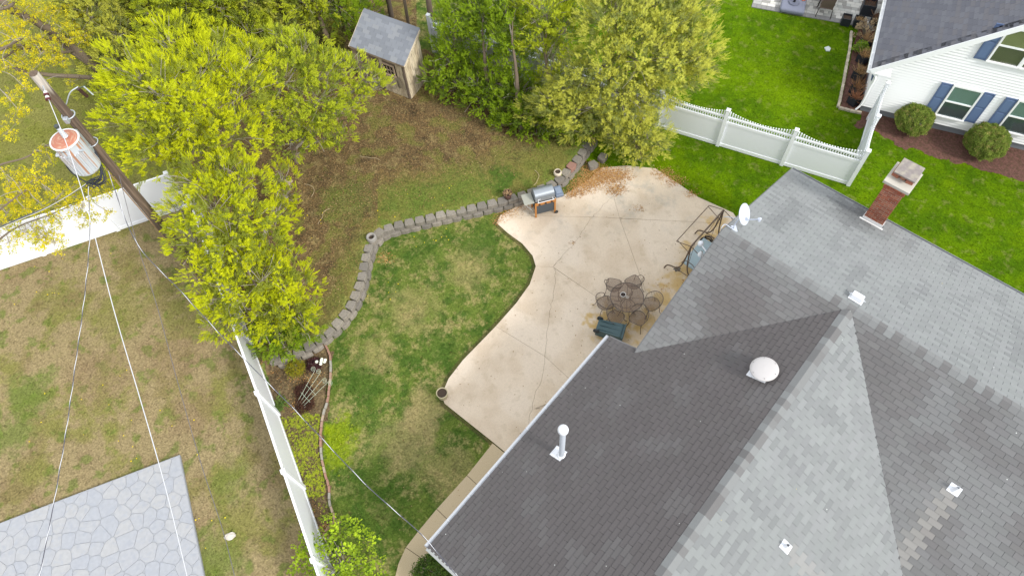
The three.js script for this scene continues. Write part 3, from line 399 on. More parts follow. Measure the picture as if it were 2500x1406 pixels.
// ======================================================================= the house (local x along the main ridge, local z towards the wing's end)
const K = 0.437, QS = Math.sqrt(1 + K * K), HR = 4.8, UR = 3.68, HALF = 4.8, WHALF = 4.555, VEND = 10.8, UEND = 15;
const house = thing('house', 'ranch house with grey shingle gable roofs and brick chimney', 'house', [O[0], 0, O[1]], houseYaw);
{
  const siding = mat(rgb(206, 204, 196), 0.7), trim = mat(rgb(214, 216, 218), 0.5), deck = mat(rgb(86, 86, 88), 0.95);
  // walls
  const wallG = new MB(), e = 0.4;
  const shp = new THREE.Shape(); shp.moveTo(-HALF + e, 0); shp.lineTo(HALF - e, 0); shp.lineTo(HALF - e, HR - K * (HALF - e) - 0.16); shp.lineTo(0, HR - 0.16); shp.lineTo(-HALF + e, HR - K * (HALF - e) - 0.16); shp.closePath();
  const gm = new THREE.ExtrudeGeometry(shp, { depth: UEND - 0.8, bevelEnabled: false }); gm.rotateY(Math.PI / 2); gm.translate(e, 0, 0); wallG.add(gm);
  const sw = new THREE.Shape(), wh = WHALF - e; sw.moveTo(-wh, 0); sw.lineTo(wh, 0); sw.lineTo(wh, HR - K * wh - 0.16); sw.lineTo(0, HR - 0.16); sw.lineTo(-wh, HR - K * wh - 0.16); sw.closePath();
  const gw = new THREE.ExtrudeGeometry(sw, { depth: VEND - 0.35 - 4, bevelEnabled: false }); gw.translate(UR, 0, 4); wallG.add(gw);
  wallG.mesh('wall', siding, house);
  // roof deck: sloped slabs 10 cm thick
  function slab(name, pts, m = deck) {   // pts: [u, y, v] top outline of a planar quad
    const g = new THREE.BufferGeometry(), p = []; const T = pts, B = pts.map(q => [q[0], q[1] - 0.11, q[2]]), n = pts.length;
    const tri = (a, b, c) => p.push(...a, ...b, ...c);
    for (let i = 1; i < n - 1; i++) { tri(T[0], T[i], T[i + 1]); tri(B[0], B[i + 1], B[i]); }
    for (let i = 0; i < n; i++) { const j = (i + 1) % n; tri(T[i], B[i], B[j]); tri(T[i], B[j], T[j]); }
    g.setAttribute('position', new THREE.Float32BufferAttribute(p, 3)); g.computeVertexNormals(); return obj(name, g, m, house);
  }
  const yM = v => HR - K * Math.abs(v), yW = u => HR - K * Math.abs(u - UR);
  slab('roof_deck', [[0, yM(-HALF), -HALF], [UEND, yM(-HALF), -HALF], [UEND, HR, 0], [0, HR, 0]]);
  slab('roof_deck', [[0, HR, 0], [UEND, HR, 0], [UEND, yM(HALF), HALF], [0, yM(HALF), HALF]]);
  slab('roof_deck', [[UR, HR, VEND], [UR - WHALF, yW(UR - WHALF), VEND], [UR - WHALF, yW(UR - WHALF), 3.53], [0.13, yW(0.13), 3.53], [UR, HR, 0]]);
  slab('roof_deck', [[UR, HR, 0], [UR + WHALF, yW(UR + WHALF), WHALF], [UR + WHALF, yW(UR + WHALF), VEND], [UR, HR, VEND]]);

  // ---- shingles: three-tab courses, every tab a piece
  const EXP = 0.142, TAB = 0.305;
  const camL = [3.15, 20.5, 11.15];
  const stainsAndShade = (sl, u, v) => {   // algae blotches and streaks; brown also paints in the shade of the dimmer slopes
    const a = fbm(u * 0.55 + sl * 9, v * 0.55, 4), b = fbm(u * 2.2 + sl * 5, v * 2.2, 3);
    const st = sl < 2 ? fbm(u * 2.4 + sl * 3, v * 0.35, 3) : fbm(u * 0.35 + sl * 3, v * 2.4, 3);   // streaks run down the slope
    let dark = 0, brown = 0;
    if (sl === 2) { brown = 0.92 - 0.12 * ss(0.05, 0.5, a); dark = 0.05; }  // wing's left slope browned nearly throughout: its shade is put into the colour
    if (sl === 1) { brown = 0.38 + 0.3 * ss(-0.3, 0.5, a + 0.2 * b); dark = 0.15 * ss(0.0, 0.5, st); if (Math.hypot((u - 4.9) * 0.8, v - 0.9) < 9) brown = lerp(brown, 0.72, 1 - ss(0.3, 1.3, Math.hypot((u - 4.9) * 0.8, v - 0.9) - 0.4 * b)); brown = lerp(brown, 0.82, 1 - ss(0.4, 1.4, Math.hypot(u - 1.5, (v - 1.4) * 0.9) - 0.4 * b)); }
    if (sl === 0) { dark = 0.32 * ss(-0.05, 0.55, st + 0.3 * a); const d = Math.hypot(u - 2.3, v + 4.1); dark = Math.max(dark, 0.8 * (1 - ss(0.2, 1.1, d + 0.4 * b))); const d2 = Math.abs(u - 0.9 + 0.12 * b); if (v > -3.2 && v < -1.2) dark = Math.max(dark, 0.4 * (1 - ss(0.05, 0.45, d2))); }  // streaked darker, with a stronger dark patch left of the chimney
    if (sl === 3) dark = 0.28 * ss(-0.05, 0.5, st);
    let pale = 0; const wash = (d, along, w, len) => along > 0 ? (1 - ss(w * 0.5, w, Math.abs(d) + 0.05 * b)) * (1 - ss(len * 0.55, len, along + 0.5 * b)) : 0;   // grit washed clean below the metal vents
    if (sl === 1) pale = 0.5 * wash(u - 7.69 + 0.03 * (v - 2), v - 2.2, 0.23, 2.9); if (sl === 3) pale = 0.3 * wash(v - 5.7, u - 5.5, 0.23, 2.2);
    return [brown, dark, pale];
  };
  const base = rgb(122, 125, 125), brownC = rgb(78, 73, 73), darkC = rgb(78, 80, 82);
  function shingleColor(sl, u, v) { const [b, d, w] = stainsAndShade(sl, u, v); let c = mix3(base, brownC, b); c = mix3(c, darkC, d); c = mix3(c, rgb(142, 139, 134), w); const k = R(0.945, 1.055); return [c[0] * k, c[1] * k * R(0.99, 1.01), c[2] * k]; }
  const list = [];
  function field(sl, org, sd, td, smin, smax, rows, keep) {
    const full = (sl < 2 ? HALF : WHALF) * QS - 0.01;
    const n = new THREE.Vector3().crossVectors(sd, td).normalize(); if (n.y < 0) n.negate();
    const al = 0.063, tt = td.clone().multiplyScalar(Math.cos(al)).addScaledVector(n, -Math.sin(al)), nn = n.clone().multiplyScalar(Math.cos(al)).addScaledVector(td, Math.sin(al)), zz = new THREE.Vector3().crossVectors(sd, nn);
    for (let r = 0; r < rows; r++) {
      const jr = R(-0.004, 0.004);
      for (let s = Math.floor(smin(r) / TAB) * TAB - (r % 2 ? TAB / 2 : 0); s < smax; s += TAB) {
        const a = Math.max(s, smin(r)), b = Math.min(s + TAB, smax); if (b - a < 0.04) continue;
        const len = Math.min(0.29, full - r * EXP), t = r * EXP + len / 2 + R(-0.002, 0.002) + jr;
        const p = org.clone().addScaledVector(sd, (a + b) / 2).addScaledVector(td, t).addScaledVector(n, 0.0125);
        if (!keep(p.x, p.z)) continue;
        const m = new THREE.Matrix4().makeBasis(sd, nn, zz); m.setPosition(p); m.scale(V((b - a - 0.0095) / TAB, 1, len / 0.29));
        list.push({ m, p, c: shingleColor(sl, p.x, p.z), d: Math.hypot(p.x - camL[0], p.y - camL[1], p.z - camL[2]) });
      }
    }
  }
  const rowsM = Math.floor(HALF * QS / EXP), rowsW = Math.floor(WHALF * QS / EXP);
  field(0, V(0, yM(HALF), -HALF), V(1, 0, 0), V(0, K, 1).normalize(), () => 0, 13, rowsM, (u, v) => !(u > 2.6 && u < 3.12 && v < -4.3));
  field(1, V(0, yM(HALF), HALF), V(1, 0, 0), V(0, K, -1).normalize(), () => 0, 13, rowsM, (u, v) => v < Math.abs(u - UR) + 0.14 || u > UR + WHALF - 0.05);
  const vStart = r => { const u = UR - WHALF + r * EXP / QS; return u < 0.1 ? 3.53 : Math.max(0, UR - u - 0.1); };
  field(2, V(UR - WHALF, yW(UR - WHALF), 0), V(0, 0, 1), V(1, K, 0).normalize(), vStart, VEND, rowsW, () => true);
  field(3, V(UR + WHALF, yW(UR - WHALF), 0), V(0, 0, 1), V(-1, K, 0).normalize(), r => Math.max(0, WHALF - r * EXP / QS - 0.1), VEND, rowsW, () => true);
  // the tabs that show largest are single pieces, the rest one field
  house.updateMatrixWorld(true);
  const q = V(0, 0, 0); for (const s of list) { q.copy(s.p).applyMatrix4(house.matrixWorld).project(camera); s.in = Math.abs(q.x) < 0.985 && Math.abs(q.y) < 0.985; }
  const tabG = new THREE.BoxGeometry(TAB, 0.009, 0.29);
  const sh = { roughness: 0.95, sheen: 0.8, sheenRoughness: 0.75, sheenColor: new THREE.Color(0.75, 0.78, 0.8) };
  const fieldM = new THREE.MeshPhysicalMaterial({ color: 0xffffff, ...sh });
  list.sort((a, b) => (b.in - a.in) || (a.d - b.d));
  const pal = new Map(), near = list.slice(0, 300), shingles = part('shingles', house);
  for (const s of near) {
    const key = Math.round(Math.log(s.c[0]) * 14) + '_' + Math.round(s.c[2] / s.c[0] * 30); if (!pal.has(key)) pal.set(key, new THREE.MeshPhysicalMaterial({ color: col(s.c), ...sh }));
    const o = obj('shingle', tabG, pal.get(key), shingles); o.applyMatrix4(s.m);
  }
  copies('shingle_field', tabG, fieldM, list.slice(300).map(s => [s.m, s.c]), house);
  // ridge caps
  const capG = new THREE.BufferGeometry(); { const a = 0.15, y = -K * a, pts = [[-a, y, 0], [0, 0.004, 0], [a, y, 0]], p = []; const W = 0.24, t = 0.01; const f = (A, B, y0, y1) => p.push(A[0], A[1] + y0, 0, A[0], A[1] + y1, W, B[0], B[1] + y1, W, A[0], A[1] + y0, 0, B[0], B[1] + y1, W, B[0], B[1] + y0, 0); f(pts[0], pts[1], t, t * 0.4); f(pts[1], pts[2], t, t * 0.4); for (const [A, B] of [[pts[0], pts[1]], [pts[1], pts[2]]]) p.push(A[0], A[1] - t, 0, A[0], A[1] + t, 0, B[0], B[1] + t, 0, A[0], A[1] - t, 0, B[0], B[1] + t, 0, B[0], B[1] - t, 0); capG.setAttribute('position', new THREE.Float32BufferAttribute(p, 3)); capG.computeVertexNormals(); }
  const capM = [0, 1, 2, 3, 4].map(i => new THREE.MeshPhysicalMaterial({ color: col(mix3(base, brownC, 0.15 + 0.12 * i)), ...sh }));
  const caps = part('ridge_caps', house);
  for (let u = 0; u < 11; u += 0.2) { const c = obj('ridge_cap', capG, capM[Math.floor(rnd() * 5)], caps); c.rotation.y = Math.PI / 2; c.position.set(u, HR + 0.022, 0); }
  for (let v = 0.1; v < 8; v += 0.2) { const c = obj('ridge_cap', capG, capM[Math.floor(rnd() * 5)], caps); c.position.set(UR, HR + 0.02, v); }
  // cut valleys
  const vm = mat(rgb(78, 78, 80), 0.9);
  new MB().bar(V(0.02, yW(0.02) + 0.014, UR - 0.02), V(UR, HR + 0.016, 0), 0.011).mesh('valley', vm, house);
  new MB().bar(V(UR + WHALF, yW(UR + WHALF) + 0.014, WHALF), V(UR, HR + 0.016, 0), 0.011).mesh('valley', vm, house);
  // gutters
  const gut = len => { const s = new THREE.Shape(); [[0, 0], [0.1, 0], [0.125, 0.06], [0.125, 0.115], [0.12, 0.115], [0.12, 0.062], [0.097, 0.004], [0.004, 0.004], [0.004, 0.115], [0, 0.115]].forEach((p, i) => i ? s.lineTo(...p) : s.moveTo(...p)); s.closePath(); return new THREE.ExtrudeGeometry(s, { depth: len, bevelEnabled: false }); };
  const gm1 = mat(rgb(168, 171, 176), 0.4), uE = UR - WHALF;
  const g1 = part('gutter', house); { const a = gut(VEND - 3.53); a.scale(-1, 1, 1); a.translate(uE + 0.02, yW(uE) - 0.115, 3.53); const ix = clean(a); const p = ix.attributes.position; for (let i = 0; i < p.count; i += 3) { const x = [p.getX(i), p.getY(i), p.getZ(i)]; p.setXYZ(i, p.getX(i + 1), p.getY(i + 1), p.getZ(i + 1)); p.setXYZ(i + 1, ...x); } ix.computeVertexNormals(); obj('trough', ix, gm1, g1); new MB().box(0.112, 0.006, VEND - 3.55, uE - 0.046, yW(uE) - 0.012, (VEND + 3.53) / 2).mesh('gutter_guard', mat(rgb(160, 164, 170), 0.5), g1); for (const v of [3.53, VEND]) new MB().box(0.125, 0.115, 0.006, uE - 0.043, yW(uE) - 0.0575, v).mesh('end_cap', gm1, g1); for (let v = 4.0; v < VEND; v += 0.75) new MB().box(0.12, 0.008, 0.03, uE - 0.04, yW(uE) - 0.004, v).mesh('hanger', gm1, g1); }
  const g2 = part('gutter', house); { const a = gut(13); a.rotateY(Math.PI / 2); a.translate(0, yM(HALF) - 0.115, -HALF + 0.02); obj('trough', a, gm1, g2); new MB().box(0.006, 0.115, 0.12, 0, yM(HALF) - 0.058, -HALF - 0.045).mesh('end_cap', gm1, g2); }
  // rake boards along the gable edges
  const rake = (a, b, n) => { const d = b.clone().sub(a), l = d.length(); const m = new THREE.Matrix4().compose(a.clone().add(b).multiplyScalar(0.5), new THREE.Quaternion().setFromUnitVectors(V(1, 0, 0), d.normalize()), V(1, 1, 1)); return new MB().add(new THREE.BoxGeometry(l, 0.15, 0.022), m).mesh(n, trim, house); };
  const rk = (a, b) => { const d = b.clone().sub(a), l = d.length(), x = d.clone().normalize(), z = V(1, 0, 0), y = new THREE.Vector3().crossVectors(z, x); const m = new THREE.Matrix4().makeBasis(x, y, z); m.setPosition(a.clone().add(b).multiplyScalar(0.5)); return new MB().add(new THREE.BoxGeometry(l, 0.16, 0.024), m).mesh('rake_board', mat(rgb(120, 120, 120), 0.7), house); };
  rk(V(-0.013, yM(HALF) - 0.09, -HALF), V(-0.013, HR - 0.09, 0)); rk(V(-0.013, HR - 0.09, 0), V(-0.013, yM(3.55) - 0.09, 3.55));
  const edgeM = mat(rgb(158, 160, 158), 0.6);
  { const a = V(uE, yW(uE) + 0.012, VEND + 0.01), b = V(UR, HR + 0.012, VEND + 0.01), d = b.clone().sub(a), l = d.length(), x = d.normalize(), z = V(0, 0, 1), y = new THREE.Vector3().crossVectors(z, x), m = new THREE.Matrix4().makeBasis(x, y, z); m.setPosition(a.clone().add(b).multiplyScalar(0.5)); new MB().add(new THREE.BoxGeometry(l, 0.02, 0.09), m).mesh('drip_edge', edgeM, house); }
  { const a = V(uE, yW(uE) + 0.01, 3.52), b = V(0.1, yW(0.1) + 0.01, 3.52), d = b.clone().sub(a), l = d.length(), x = d.normalize(), z = V(0, 0, 1), y = new THREE.Vector3().crossVectors(z, x), m = new THREE.Matrix4().makeBasis(x, y, z); m.setPosition(a.clone().add(b).multiplyScalar(0.5)); new MB().add(new THREE.BoxGeometry(l, 0.02, 0.03), m).mesh('drip_edge', mat(rgb(110, 110, 112), 0.8), house); }

  // ---- chimney
  const ch = part('chimney', house), cu = 2.86, cv = -4.62, cw = 0.56, cd = 0.66, y0 = 2.55, y1 = 4.62;
  const brickMs = [[146, 80, 58], [160, 92, 66], [134, 76, 56], [152, 100, 78], [142, 88, 70], [164, 104, 80]].map(c => mat(rgb(...c), 0.9)), mort = mat(rgb(170, 154, 138), 0.95);
  new MB().box(cw - 0.014, y1 - y0, cd - 0.014, cu, (y0 + y1) / 2, cv).mesh('mortar', mort, ch);
  const bg = {}; const br = (l, x, y, z, turn) => { const k = l.toFixed(3); bg[k] = bg[k] || new RoundedBoxGeometry(l, 0.064, 0.09, 1, 0.005); const o = obj('brick', bg[k], brickMs[Math.floor(rnd() * 6)], ch); o.position.set(x, y, z); o.rotation.y = turn; };
  for (let c = 0, y = 2.95; y < y1 - 0.02; c++, y += 0.076) {
    const grow = y > y1 - 0.17 ? 0.025 : y > y1 - 0.1 ? 0.04 : 0, W = cw + grow * 2, D = cd + grow * 2;
    const seq = c % 2 ? [0.09, 0.19, 0.19, W - 0.47 - 0.03] : [0.19, 0.19, W - 0.38 - 0.02];
    let x = -W / 2; for (const l of seq) { if (l > 0.02) br(l, cu + x + l / 2, y, cv + D / 2 - 0.045 + R(-0.002, 0.002), 0); x += l + 0.01; }
    if (c % 2 === 0) { x = -W / 2; for (const l of [0.19, 0.19, W - 0.4]) { br(l, cu + x + l / 2, y, cv - D / 2 + 0.045, 0); x += l + 0.01; } }
    for (const s of [-1, 1]) { let z = -D / 2 + 0.1; const n = 2, l = (D - 0.2) / n - 0.01; for (let i = 0; i < n; i++) { br(l, cu + s * (W / 2 - 0.045), y, cv + z + l / 2 + 0.005, Math.PI / 2); z += l + 0.01; } }
  }
  new MB().rbox(0.74, 0.1, 0.84, 0.012, cu, y1 + 0.06, cv).mesh('crown', mat(rgb(176, 172, 162), 0.9), ch);
  const pierM = brickMs[3]; for (const s of [-1, 1]) for (let i = 0; i < 3; i++) { const o = obj('pier_brick', bg['0.190'], brickMs[(i + 3) % 6], ch); o.position.set(cu + s * 0.2, y1 + 0.145 + i * 0.07, cv + 0.1); o.rotation.y = 0.1 * s; const o2 = obj('pier_brick', bg['0.190'], brickMs[(i + 4) % 6], ch); o2.position.set(cu + s * 0.2, y1 + 0.145 + i * 0.07, cv - 0.2); }
  new MB().lathe([[0.15, 0.1], [0.15, 0.23], [0.12, 0.23], [0.12, -0.6]], cu, y1, cv - 0.04, 24).mesh('flue', mat(rgb(150, 108, 86), 0.9), ch);
  const lidT = texture(64, 64, (u, v) => { const k = 1 + 0.15 * fbm(u * 4, v * 4, 3); const c = mix3(rgb(126, 119, 116), rgb(146, 140, 128), ss(-0.3, 0.6, fbm(u * 2 + 3, v * 2, 3))); return [c[0] * k, c[1] * k, c[2] * k]; });
  new MB().rbox(0.6, 0.05, 0.62, 0.008, cu + 0.02, y1 + 0.345, cv - 0.08).mesh('slab_lid', new THREE.MeshStandardMaterial({ map: lidT, roughness: 0.9 }), ch);
  const fl = mat(rgb(206, 206, 206), 0.5); new MB().box(cw + 0.05, 0.1, 0.02, cu, yM(-4.28) + 0.07, cv + cd / 2 + 0.012).box(0.02, 0.1, 0.3, cu - cw / 2 - 0.015, yM(-4.4) + 0.05, cv + cd / 2 - 0.14, -0.41).box(0.02, 0.1, 0.3, cu + cw / 2 + 0.015, yM(-4.4) + 0.05, cv + cd / 2 - 0.14, -0.41).box(cw + 0.16, 0.012, 0.14, cu, yM(-4.22) + 0.024, cv + cd / 2 + 0.08, 0.41 * -1).mesh('flashing', fl, ch);

  // ---- roof vents
  const white = mat([0.66, 0.68, 0.72], 0.45), tilt = Math.atan(K);
  { const p = part('vent_pipe', house); p.position.set(0.27, yW(0.27), 7.09);
    new MB().rbox(0.36, 0.012, 0.3, 0.005, -0.1, 0.018 - 0.04, 0.0, 0, 0, tilt).mesh('flashing', white, p);
    new MB().lathe([[0.105, -0.02], [0.105, 0.03], [0.09, 0.05], [0.07, 0.06]], 0, 0.02).mesh('collar', white, p);
    new MB().cyl(0.07, 0.07, 2.0, 0, 1.0, 0, 24).mesh('pipe', mat([0.5, 0.54, 0.6], 0.45), p);
    new MB().lathe([[0.075, 1.88], [0.1, 1.9], [0.122, 1.94], [0.126, 2.0], [0.118, 2.04], [0.1, 2.08], [0.055, 2.11], [0.0, 2.115]]).mesh('cap', white, p); }
  { const p = part('attic_fan', house); p.position.set(2.92, yW(2.92), 2.68);
    new MB().rbox(0.5, 0.014, 0.5, 0.005, -0.06, -0.005, 0, 0, 0, tilt).mesh('flashing', white, p);
    new MB().cyl(0.2, 0.22, 0.2, 0, 0.1, 0, 28, 0, 0, tilt * 0.5).mesh('base', mat(rgb(150, 152, 154), 0.6), p);
    const dome = new MB().lathe([[0.325, 0.0], [0.335, 0.02], [0.325, 0.045], [0.25, 0.075], [0.13, 0.095], [0, 0.1]], 0, 0, 0, 40).mesh('dome', mat(rgb(178, 175, 174), 0.55), p); dome.position.set(-0.02, 0.19, 0); dome.rotation.z = tilt * 0.5;
    for (let i = 0; i < 6; i++) new MB().cyl(0.008, 0.008, 0.02, 0.29 * Math.cos(i * 1.047), 0.07, 0.29 * Math.sin(i * 1.047), 8).mesh('bolt', mat(rgb(120, 120, 120), 0.5), dome); }
  { const p = part('box_vent', house); p.position.set(3.66, yM(-0.42), -0.42); p.rotation.x = -tilt;
    new MB().rbox(0.36, 0.008, 0.3, 0.003, 0, 0.03, 0).mesh('flashing', white, p); new MB().rbox(0.3, 0.13, 0.22, 0.02, 0, 0.1, 0).mesh('hood', white, p); new MB().cyl(0.008, 0.008, 0.08, 0.18, 0.09, 0, 8, 0, 0, Math.PI / 2).cyl(0.008, 0.008, 0.08, -0.18, 0.09, 0, 8, 0, 0, Math.PI / 2).mesh('handle', white, p); }
  const boot = (u, y, v, rx, rz) => { const p = part('vent_boot', house); p.position.set(u, y, v); const f = new MB().rbox(0.26, 0.01, 0.22, 0.004).mesh('flashing', white, p); f.position.y = 0.028; f.rotation.set(rx, 0, rz); new MB().lathe([[0.075, 0], [0.06, 0.03], [0.05, 0.06], [0.038, 0.09], [0.038, 0.2], [0.03, 0.2], [0.03, 0.1]], 0, 0.02, 0, 20).mesh('pipe', white, p); };
  boot(7.69, yM(2.12), 2.12, tilt, 0); boot(5.41, yW(5.41), 5.7, 0, -tilt);
  // floodlight below the gable
  { const p = part('floodlight', house); p.position.set(-0.02, 4.05, 0.35); new MB().rbox(0.16, 0.16, 0.16, 0.02, 0, 0, 0).mesh('housing', white, p); new MB().bar(V(-0.05, 0, 0), V(-0.3, 0.02, -0.1), 0.02).add(new THREE.SphereGeometry(0.085, 20, 14), M4(-0.34, 0.03, -0.12)).mesh('lamp_head', white, p); new MB().lathe([[0.02, 0.12], [0.05, 0.06], [0.085, -0.05]], -0.16, -0.02, 0.12, 16).mesh('lamp_head', white, p); }
  // small pale lichen spots and twigs on the shingles
  const sp = []; const r2 = mulberry(77), spG = new THREE.CircleGeometry(0.016, 6); spG.rotateX(-Math.PI / 2);
  for (const s of list) if (r2() < 0.011) { const m = s.m.clone(); m.multiply(M4((r2() - 0.5) * 0.2, 0.0062, (s.m.elements[9] < 0 ? 1 : -1) * (0.05 + r2() * 0.08), 0, r2() * 6, 0, 0.3 + r2() * 0.55)); sp.push([m, r2() < 0.08 ? rgb(190, 170, 60) : rgb(200, 204, 200)]); }
  copies('lichen_spots', spG, mat([1, 1, 1], 0.9), sp, house);
}
// ---- satellite dish on the gable peak
{
  const d = thing('satellite_dish', 'pale grey satellite dish on a bent mast at the roof peak', 'dish');
  house.localToWorld(d.position.set(0.2, HR - K * 0.3 + 0.02, -0.3)); const m = mat([0.48, 0.52, 0.6], 0.4);
  new MB().box(0.14, 0.02, 0.2, 0, 0.02, 0).mesh('foot', m, d);
  new MB().tube([V(0, 0, 0), V(-0.02, 0.18, -0.02), V(0.06, 0.42, -0.05), V(0.1, 0.55, -0.05)], 0.022).mesh('mast', m, d);
  new MB().tube([V(0, 0.02, 0.02), V(-0.1, 0.06, -0.02), V(-0.24, 0.12, -0.1), V(-0.32, 0.1, -0.06), V(-0.36, 0, 0.02)], 0.012).tube([V(0.05, 0.4, -0.05), V(-0.15, 0.3, -0.2), V(-0.22, 0.1, -0.35)], 0.009).mesh('brace', m, d);
  const dish = new THREE.SphereGeometry(0.62, 40, 10, 0, Math.PI * 2, 0, 0.47); dish.translate(0, -0.62, 0); dish.scale(1, -1, 1.18); { const p = clean(dish).attributes.position; }
  const di = obj('reflector', (() => { const g = new THREE.LatheGeometry([0, 0.08, 0.16, 0.22, 0.265, 0.285, 0.285, 0.26].map((r, i) => new THREE.Vector2(r, i === 6 ? r * r * 0.7 - 0.012 : i === 7 ? r * r * 0.7 - 0.012 : r * r * 0.7)), 40); return g; })(), m, d);
  const nd = V(0.62, 0.5, 0.42).normalize(); di.quaternion.setFromUnitVectors(V(0, 1, 0), nd); di.position.set(0.1, 0.6, -0.05);
  const e = V(0.1, 0.6, -0.05).addScaledVector(nd, 0.42).add(V(0.06, -0.16, 0.06));
  new MB().bar(V(0.12, 0.42, 0.0), e, 0.016).mesh('feed_arm', m, d); new MB().add(new THREE.CylinderGeometry(0.03, 0.04, 0.1, 14), M4(e.x, e.y + 0.03, e.z, 0.5, 0, 0.7)).box(0.05, 0.05, 0.09, e.x, e.y - 0.02, e.z).mesh('receiver', m, d);
}

// ======================================================================= the neighbour's sided house
{
  const NO = [13.72, -18.01], a = 0.4642; const nh = thing('sided_house', 'white sided house with blue shutters and dark grey roof', 'house', [NO[0], 0, NO[1]], -a);   // local x along the gable wall, z towards the yard
  const W = 8.6, he = 2.35, kk = 0.835, apex = W / 2, D = 9, white = mat([0.85, 0.86, 0.87], 0.55), trim = mat([0.86, 0.87, 0.88], 0.45);
  const yR = x => he + kk * (x < apex ? x : W - x);
  new MB().box(W - 0.04, 0.34, D - 0.04, W / 2, 0.16, -D / 2 - 0.01).mesh('foundation', mat(rgb(120, 124, 130), 0.9), nh);
  const s = new THREE.Shape(); s.moveTo(0.02, 0.3); s.lineTo(W - 0.02, 0.3); s.lineTo(W - 0.02, he); s.lineTo(apex, yR(apex)); s.lineTo(0.02, he); s.closePath();
  const core = new THREE.ExtrudeGeometry(s, { depth: D, bevelEnabled: false }); core.translate(0, 0, -D - 0.02); obj('wall', core, white, nh);
  // lap siding courses on the gable wall, each board leaning out at its lower edge
  const CH = 0.115; let kx = 0;
  for (let y = 0.3; y < yR(apex) - 0.1; y += CH) {
    const y2 = y + CH, x0 = y2 < he ? 0.04 : (y2 - he) / kk + 0.04, x1 = W - x0; if (x1 - x0 < 0.2) break;
    const g = new THREE.BufferGeometry(); const p = [x0, y, 0.034, x1, y, 0.034, x1, y2 + 0.004, 0.002, x0, y, 0.034, x1, y2 + 0.004, 0.002, x0, y2 + 0.004, 0.002, x0, y, 0.0, x1, y, 0.0, x1, y, 0.034, x0, y, 0.0, x1, y, 0.034, x0, y, 0.034];
    g.setAttribute('position', new THREE.Float32BufferAttribute(p, 3)); g.computeVertexNormals(); obj('siding_board', g, white, nh);
  }
  for (let y = 0.3; y < he - 0.1; y += CH) { const g = new THREE.BufferGeometry(); const y2 = y + CH + 0.008; const p = [-0.016, y, -D, -0.016, y, 0, -0.002, y2, 0, -0.016, y, -D, -0.002, y2, 0, -0.002, y2, -D]; g.setAttribute('position', new THREE.Float32BufferAttribute(p, 3)); g.computeVertexNormals(); g.translate(0.02, 0, -0.02); obj('siding_board', g, white, nh); }
  new MB().box(0.09, he - 0.3, 0.09, 0.02, (he + 0.3) / 2, 0).mesh('corner_trim', trim, nh);
  // roof
  const ov = 0.32, go = 0.35, deckM = mat(rgb(96, 97, 106), 0.95), q = Math.sqrt(1 + kk * kk), len = (apex + ov) * q;
  const sl = (sgn) => { const g = new THREE.BoxGeometry(len, 0.1, D + go); const m = M4(0, 0, 0, 0, 0, sgn * Math.atan(kk)); const o = new MB().add(g, m).mesh('roof_deck', deckM, nh); const cx = sgn > 0 ? (apex - ov) / 2 : W - (apex - ov) / 2; o.position.set(cx, yR(apex) - kk * (apex + ov) / 2 + 0.12, -D / 2 + go / 2); return o; };
  sl(1); sl(-1);
  const list = [], sd = V(0, 0, 1), td = V(1, kk, 0).normalize(), n = V(-kk, 1, 0).normalize(), al = 0.04;
  const tt = td.clone().multiplyScalar(Math.cos(al)).addScaledVector(n, -Math.sin(al)), nn = n.clone().multiplyScalar(Math.cos(al)).addScaledVector(td, Math.sin(al)), zz = new THREE.Vector3().crossVectors(sd, nn);
  const org = V(-ov, he - kk * ov + 0.12 + 0.05 * q, 0);
  const tones = [rgb(104, 105, 113), rgb(109, 110, 117), rgb(99, 100, 108), rgb(107, 106, 111)];
  for (let r = 0; r * 0.142 < len - 0.1; r++) for (let z = -8.9 + (r % 3) * 0.1; z < go; z += 0.305) { const p = org.clone().addScaledVector(sd, Math.min(z + 0.15, go - 0.15)).addScaledVector(td, r * 0.142 + 0.09).addScaledVector(n, 0.01); const m = new THREE.Matrix4().makeBasis(sd, nn, zz); m.setPosition(p); const c = tones[Math.floor(rnd() * 4)], k = R(0.95, 1.05); list.push([m, [c[0] * k, c[1] * k, c[2] * k]]); }
  const tab = new THREE.BoxGeometry(0.298, 0.009, 0.19), tm = mat([1, 1, 1], 0.95);
  const M_ = tones.map(c => mat(c, 0.95)), near = list.filter(l => l[0].elements[14] > -3.2).slice(0, 300), rest = list.filter(l => !near.includes(l)), shg = part('shingles', nh);
  for (const l of near) { const o = obj('shingle', tab, M_[Math.floor(rnd() * 4)], shg); o.applyMatrix4(l[0]); }
  copies('shingle_field', tab, tm, rest, nh);
  // rake soffit, fascia and gutter
  const rake = (sgn) => { const m = M4(0, 0, 0, 0, 0, sgn * Math.atan(kk)); const o = new MB().add(new THREE.BoxGeometry(len + 0.04, 0.19, 0.03), m).mesh('rake_board', trim, nh); o.position.set(sgn > 0 ? (apex - ov) / 2 : W - (apex - ov) / 2, yR(apex) - kk * (apex + ov) / 2 + 0.1, go + 0.015); const f = new MB().add(new THREE.BoxGeometry(len, 0.02, go), m).mesh('soffit', trim, nh); f.position.set(o.position.x, o.position.y - 0.11, go / 2); };
  rake(1); rake(-1);
  new MB().box(ov + 0.05, 0.02, D, -ov / 2, he - kk * ov + 0.02, -D / 2 + 0.2).box(ov + 0.34, 0.03, go, -ov / 2 + 0.17, he - kk * ov + 0.02, go / 2).mesh('soffit', trim, nh);
